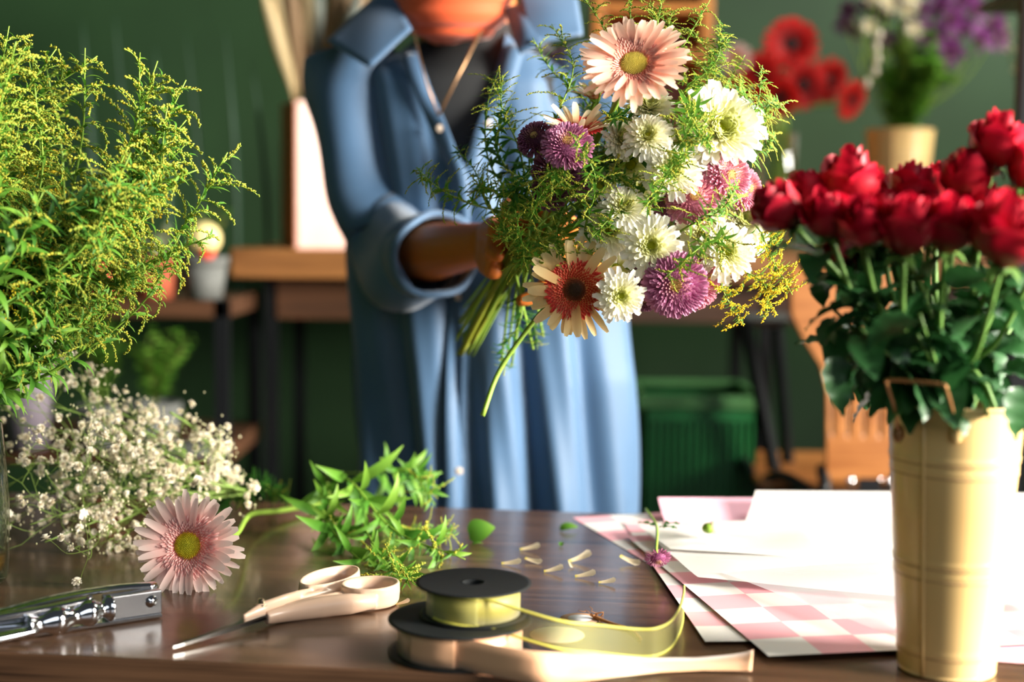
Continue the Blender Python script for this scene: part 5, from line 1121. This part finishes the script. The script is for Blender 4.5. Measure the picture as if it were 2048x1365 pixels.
# ================================================================ background plants and vases
def pot(label, c, r_, H, mat, cat='pot', rim=True):
    t = thing('plant_pot', label, cat, c)
    pr_ = [(.001, .001), (r_*.74, .001), (r_*.95, H*.8)]+([(r_*.95, H*.8), (r_*1.02, H*.8), (r_*1.03, H)] if rim else [(r_, H)])+[(r_*.9, H), (r_*.88, H*.86), (.001, H*.86)]
    MB().add(*lathe(pr_, 36)).obj('pot_body', mat, t)
    MB().add(*lathe([(.001, H*.87), (r_*.88, H*.87)], 24)).obj('soil', M_soil, t)
    return t
G_bg = plant('background_leaf', [(0, '3f7a22'), (1, '6fae38')], [(0, '3a701f'), (1, '86a845')], .5, .3); G_bgo = plant('olive_leaf', [(0, '4a5a24'), (1, '7c7a3c')], trans=.3)
def bushy(label, c, w_, H, mat, n=160, lf=.03, name='potted_plant', cat='plant'):
    t = thing(name, label, cat, c); st, fo = MB(), MB()
    for k in range(12):
        a = R.uniform(0, 6.28); tp = np.array([R.uniform(0, w_)*math.cos(a), R.uniform(0, w_)*math.sin(a), H*R.uniform(.6, 1)]); P = smooth_path([(0, 0, 0), tp*[.3, .3, .5], tp], 5); st.add(*tube(P, .0018, 5), t=.4)
        for j in range(n//12):
            p = P[R.randint(3, len(P)-1)]; V, Fc, t_ = leafshape(lf*R.uniform(.6, 1.2), lf*.42, .5, -.3, 4, .3, sh='ovate'); fo.add(V @ rotx(R.uniform(-.6, .6)).T @ rotz(R.uniform(0, 6.28)).T+p+[0, 0, R.uniform(-.02, .02)], Fc, t_, R.random())
    st.obj('stem', G_bgo, t); fo.obj('foliage', mat, t); return t
def PB(x, y, Y, z): p = at(x, y, Y); return np.array([p[0], p[1], z])
p = PB(197, 0, 3.12, sh1); pot('round terracotta pot on the upper shelf, left of the other pots', p, px(37, 3.12), px(70, 3.12), plain('bright_terracotta', 'b8432c', .7)); 
bushy('small green plant in the leftmost terracotta pot', p+[0, 0, px(60, 3.12)], .05, .09, G_bg)
p = PB(305, 0, 3.12, sh1); pot('terracotta pot in the middle of the upper shelf', p, px(48, 3.12), px(84, 3.12), M_terra)
t = thing('cactus_plant', 'spiky greyish cactus in the middle terracotta pot', 'cactus', p+[0, 0, px(74, 3.12)])
mb = MB()
for k in range(7):
    x, y = R.uniform(-.03, .03), R.uniform(-.03, .03); h = R.uniform(.05, .085); n_ = 16
    V, Fc = lathe([(.001, 0), (.011, .004), (.013, h*.5), (.010, h*.9), (.001, h)], 12); V[:, 0] += x; V[:, 1] += y; mb.add(V, Fc, t=.5)
mb.obj('cactus_body', plant('cactus_skin', [(0, '5a6a4a'), (1, '8a8a6a')], trans=0), t)
p = PB(405, 0, 3.12, sh1); pot('grey pot on the upper shelf next to the counter', p, px(46, 3.12), px(86, 3.12), M_grey)
cz = p+[0, 0, px(74, 3.12)]; t = thing('ball_cactus', 'cream ball cactus with bright red base in the grey pot', 'cactus', cz)
b0 = at(408, 478, 3.10)-cz; r0 = px(33, 3.1)
V, Fc = lathe([(max(.0005, r0*math.sin(PI*k/16)), -r0*math.cos(PI*k/16)) for k in range(17)], 40); an = np.arctan2(V[:, 1], V[:, 0]); V[:, :2] *= (1+.04*np.cos(an*12))[:, None]
MB().add(V+b0, Fc).obj('cream_ball', plain('cream_cactus', 'f0dc98', .6), t)
q0 = at(413, 508, 3.08)-cz; MB().add(*sphere(px(17, 3.1), 16, 10, (1, 1, .8), q0)).obj('red_base', plain('red_cactus', 'e0401c', .5), t)
bushy('feathery green plant behind the cream ball cactus', cz+[0, .03, 0], .05, .13, G_bg, 90, .02)
# lower shelf
for (x, w_, y0, top, wd, lb, lp) in ((188, 46, 812, 630, .085, 'grey pot on the lower shelf, left of two', 'leafy green plant in the left lower grey pot'), (300, 52, 806, 668, .09, 'grey pot on the lower shelf, right of two', 'leafy green plant in the right lower grey pot')):
    p = PB(x, 0, 3.08, sh2); H = at(x, y0, 3.08)[2]-sh2; pot(lb, p, px(w_, 3.08), H, M_grey); bushy(lp, p+[0, 0, H*.86], wd, at(x, top, 3.08)[2]-sh2-H*.86, G_bg, 260, .035)
p = PB(393, 0, 3.0, sh2); tag(bevel(MB().add(*box(.11, .11, .02, (0, 0, .01))).obj('grey_tray', M_grey, loc=p), .003), 'flat grey tray on the lower shelf right of the pots', 'tray')
p = PB(40, 0, 3.05, sh2); Hh = at(40, 600, 3.05)[2]-sh2
t = thing('wrapped_plant', 'purple flowering plant in white paper wrap on the lower shelf at far left', 'plant', p)
MB().add(*lathe([(.04, .001), (.05, .1), (.055, Hh*.55), (.06, Hh)], 24, True)).obj('paper_wrap', plain('lilac_wrap', '8a808c', .6), t)
fo = MB()
for k in range(220): V, Fc, t_ = leafshape(.02, .01, .5, -.2, 3, .3, sh='ovate'); a = R.uniform(0, 6.28); rr = R.uniform(.02, .075); fo.add(V @ rotz(R.uniform(0, 6)).T+[rr*math.cos(a), rr*math.sin(a), Hh*R.uniform(.45, .9)], Fc, t_, R.random())
fo.obj('foliage', plant('muted_purple', [(0, '5a3a50'), (1, '7d5a72')], trans=.2), t)
# snake plant leaves behind the rack
for k, (x, y, Y) in enumerate(((165, 40, 3.45), (310, 90, 3.4), (372, 60, 3.5), (450, 50, 3.45), (230, 30, 3.5), (505, 120, 3.5))):
    tp = at(x, y, Y); b0 = PB(x+20+R.uniform(-5, 15), 0, Y, sh1); P = smooth_path([b0, (b0+tp)/2+[.01, 0, 0], tp], 7)
    tag(shift(MB().add(*tube(P, [.012, .022, .018, .002], 8, sq=.25), t=.4), b0).obj('snake_plant_leaf', plain('dark_snake_leaf', '24402f', .5), loc=b0), 'tall dark pointed leaf standing against the green wall', 'leaf', 'dark pointed leaves on the left rack') if True else None
# glass vase with red gerberas on the counter
Yg = 3.45; gv = PB(1562, 0, Yg, ctz); gH = at(1562, 268, Yg)[2]-ctz
t = thing('glass_vase', 'slim clear glass vase of red gerberas on the counter', 'vase', gv); rg = px(42, Yg)
MB().add(*lathe([(.001, .001), (rg*.8, .001), (rg, gH), (rg-.003, gH), (rg*.8-.003, .006), (.001, .006)], 32)).obj('vase_body', M_glass, t)
GR = [(1582, 88, 56, (-.1, -1, .35), P_red, 'bright red gerbera, highest in the glass vase'), (1512, 158, 54, (-.3, -1, .2), P_red, 'red gerbera left in the glass vase, behind goldenrod'), (1605, 170, 50, (.1, -1, -.2), P_red, 'dark hearted red gerbera below the highest one'),
      (1655, 160, 46, (.4, -1, -.4), P_red, 'red gerbera bending right beneath the highest one'), (1702, 200, 40, (.7, -.8, -.4), P_red, 'red gerbera hanging farthest right, showing its green back'), (1560, 195, 40, (-.1, -1, -.5), P_red, 'red gerbera lowest in the middle of the vase flowers'),
      (1470, 118, 34, (-.5, -1, .4), P_pink, 'pale pink gerbera at the left rim of the red ones'), (1530, 238, 34, (-.2, -1, -.4), P_peach, 'salmon gerbera under the red ones, touching the bouquet'), (1480, 190, 44, (-.4, -1, 0), P_red, 'red gerbera half hidden by the bouquet goldenrod')]
for x, y, r_, n_, m_, lb in GR:
    c = at(x, y, Yg+R.uniform(-.05, .03)); j = R.uniform(-.02, .02)
    gerbera(lb, c, px(r_, Yg)*1.05, n_, m_, [c-nrm(n_)*.04-[0, 0, .02], gv+[j, R.uniform(-.02, .02), gH+.02], gv+[-j*.6, 0, .02]], 0, 22, 18, .2, parts=False, stemr=.0035)
# cream bucket with purple mums
Yb = 3.5; bc = PB(1808, 0, Yb, ctz); bH = at(1808, 262, Yb)[2]-ctz
bucket('cream bucket of purple chrysanthemums standing on the counter', bc, px(46, Yb), px(66, Yb), bH)
PF = [(1700, 20), (1715, 60), (1740, 10), (1690, 50), (1770, 30), (1800, -10), (1850, 70), (1880, 15), (1900, 105), (1930, 60), (1960, 80), (1985, 50), (1950, 20), (1900, 40), (1870, 75), (1775, 80), (1840, 20), (1925, 0), (1995, 75), (1820, 50)]
for k, (x, y) in enumerate(PF):
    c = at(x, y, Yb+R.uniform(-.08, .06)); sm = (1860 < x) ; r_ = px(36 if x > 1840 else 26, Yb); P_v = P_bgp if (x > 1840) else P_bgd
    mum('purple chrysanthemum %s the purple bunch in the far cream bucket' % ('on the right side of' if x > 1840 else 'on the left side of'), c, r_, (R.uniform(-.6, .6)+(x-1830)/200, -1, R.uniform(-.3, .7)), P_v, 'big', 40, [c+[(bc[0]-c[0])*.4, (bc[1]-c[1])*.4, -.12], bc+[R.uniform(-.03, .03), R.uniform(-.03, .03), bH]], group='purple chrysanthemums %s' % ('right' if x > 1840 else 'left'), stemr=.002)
for k in range(10):
    x, y = R.uniform(1735, 1830), R.uniform(-20, 60); c = at(x, y, Yb-.08)
    mum('cream white blossom at the top of the far purple bunch', c, px(20, Yb), (R.uniform(-.4, .4), -1, .4), P_bgw, 'daisy', 16, [c+[0, .05, -.12], bc+[0, 0, bH]], group='cream blossoms of the far bunch', stemr=.002)
for k in range(5):
    c = at(1745+R.uniform(-12, 14), 70+k*24, Yb-.09)
    tag(MB().add(*sphere(.008, 8, 6, (1, 1, 1.5)), t=.8).obj('stock_floret', M_gyp, loc=c), 'pale floret hanging down the left front of the far purple bunch', 'flower', 'pale hanging florets of the far bunch')
bushy('dense green foliage of the purple bunch in the far cream bucket', bc+[0, 0, bH*.8], .13, at(1808, 60, Yb)[2]-ctz-bH*.8, G_bg, 900, .045, 'bouquet_foliage', 'foliage')
# pale flowers at the right edge
bb = PB(2075, 0, 3.4, ctz); pot('grey vase at the right edge behind the roses', bb, .05, .14, M_grey)
bushy('pale flowering branch at the right edge of the photo', bb+[0, 0, .12], .10, at(2050, -20, 3.4)[2]-ctz-.12, plant('pale_blossom', [(0, 'a8a080'), (1, 'd8cdb0')], trans=.3), 260, .024, 'flowering_branch', 'flowers')
# orange lit thing between counter objects is the shelf unit; green card box under crate edge left out
# ================================================================ sub-parts go under their part
def nest(child, part):
    for o in list(S.objects):
        if o.parent and o.name.split('.')[0] == child and o.parent.parent is None:
            for q in o.parent.children:
                if q.name.split('.')[0] == part and q is not o: o.parent = q; break
for ch, pa in (('handle_lug', 'handle'), ('ribbon_edge', 'sheer_ribbon'), ('rust_groove', 'bucket_body'), ('seam', 'bucket_body'), ('soil', 'pot_body'), ('leaf', 'stem'),
               ('button', 'shirt_body'), ('placket', 'shirt_body'), ('front_facing', 'shirt_body'), ('collar', 'shirt_body'), ('collar_stand', 'shirt_body'), ('rolled_cuff', 'sleeve'), ('eye', 'body'), ('rivet', 'nose_block'), ('spring_pin', 'upper_handle'), ('white_center', 'tag_disc')):
    nest(ch, pa)
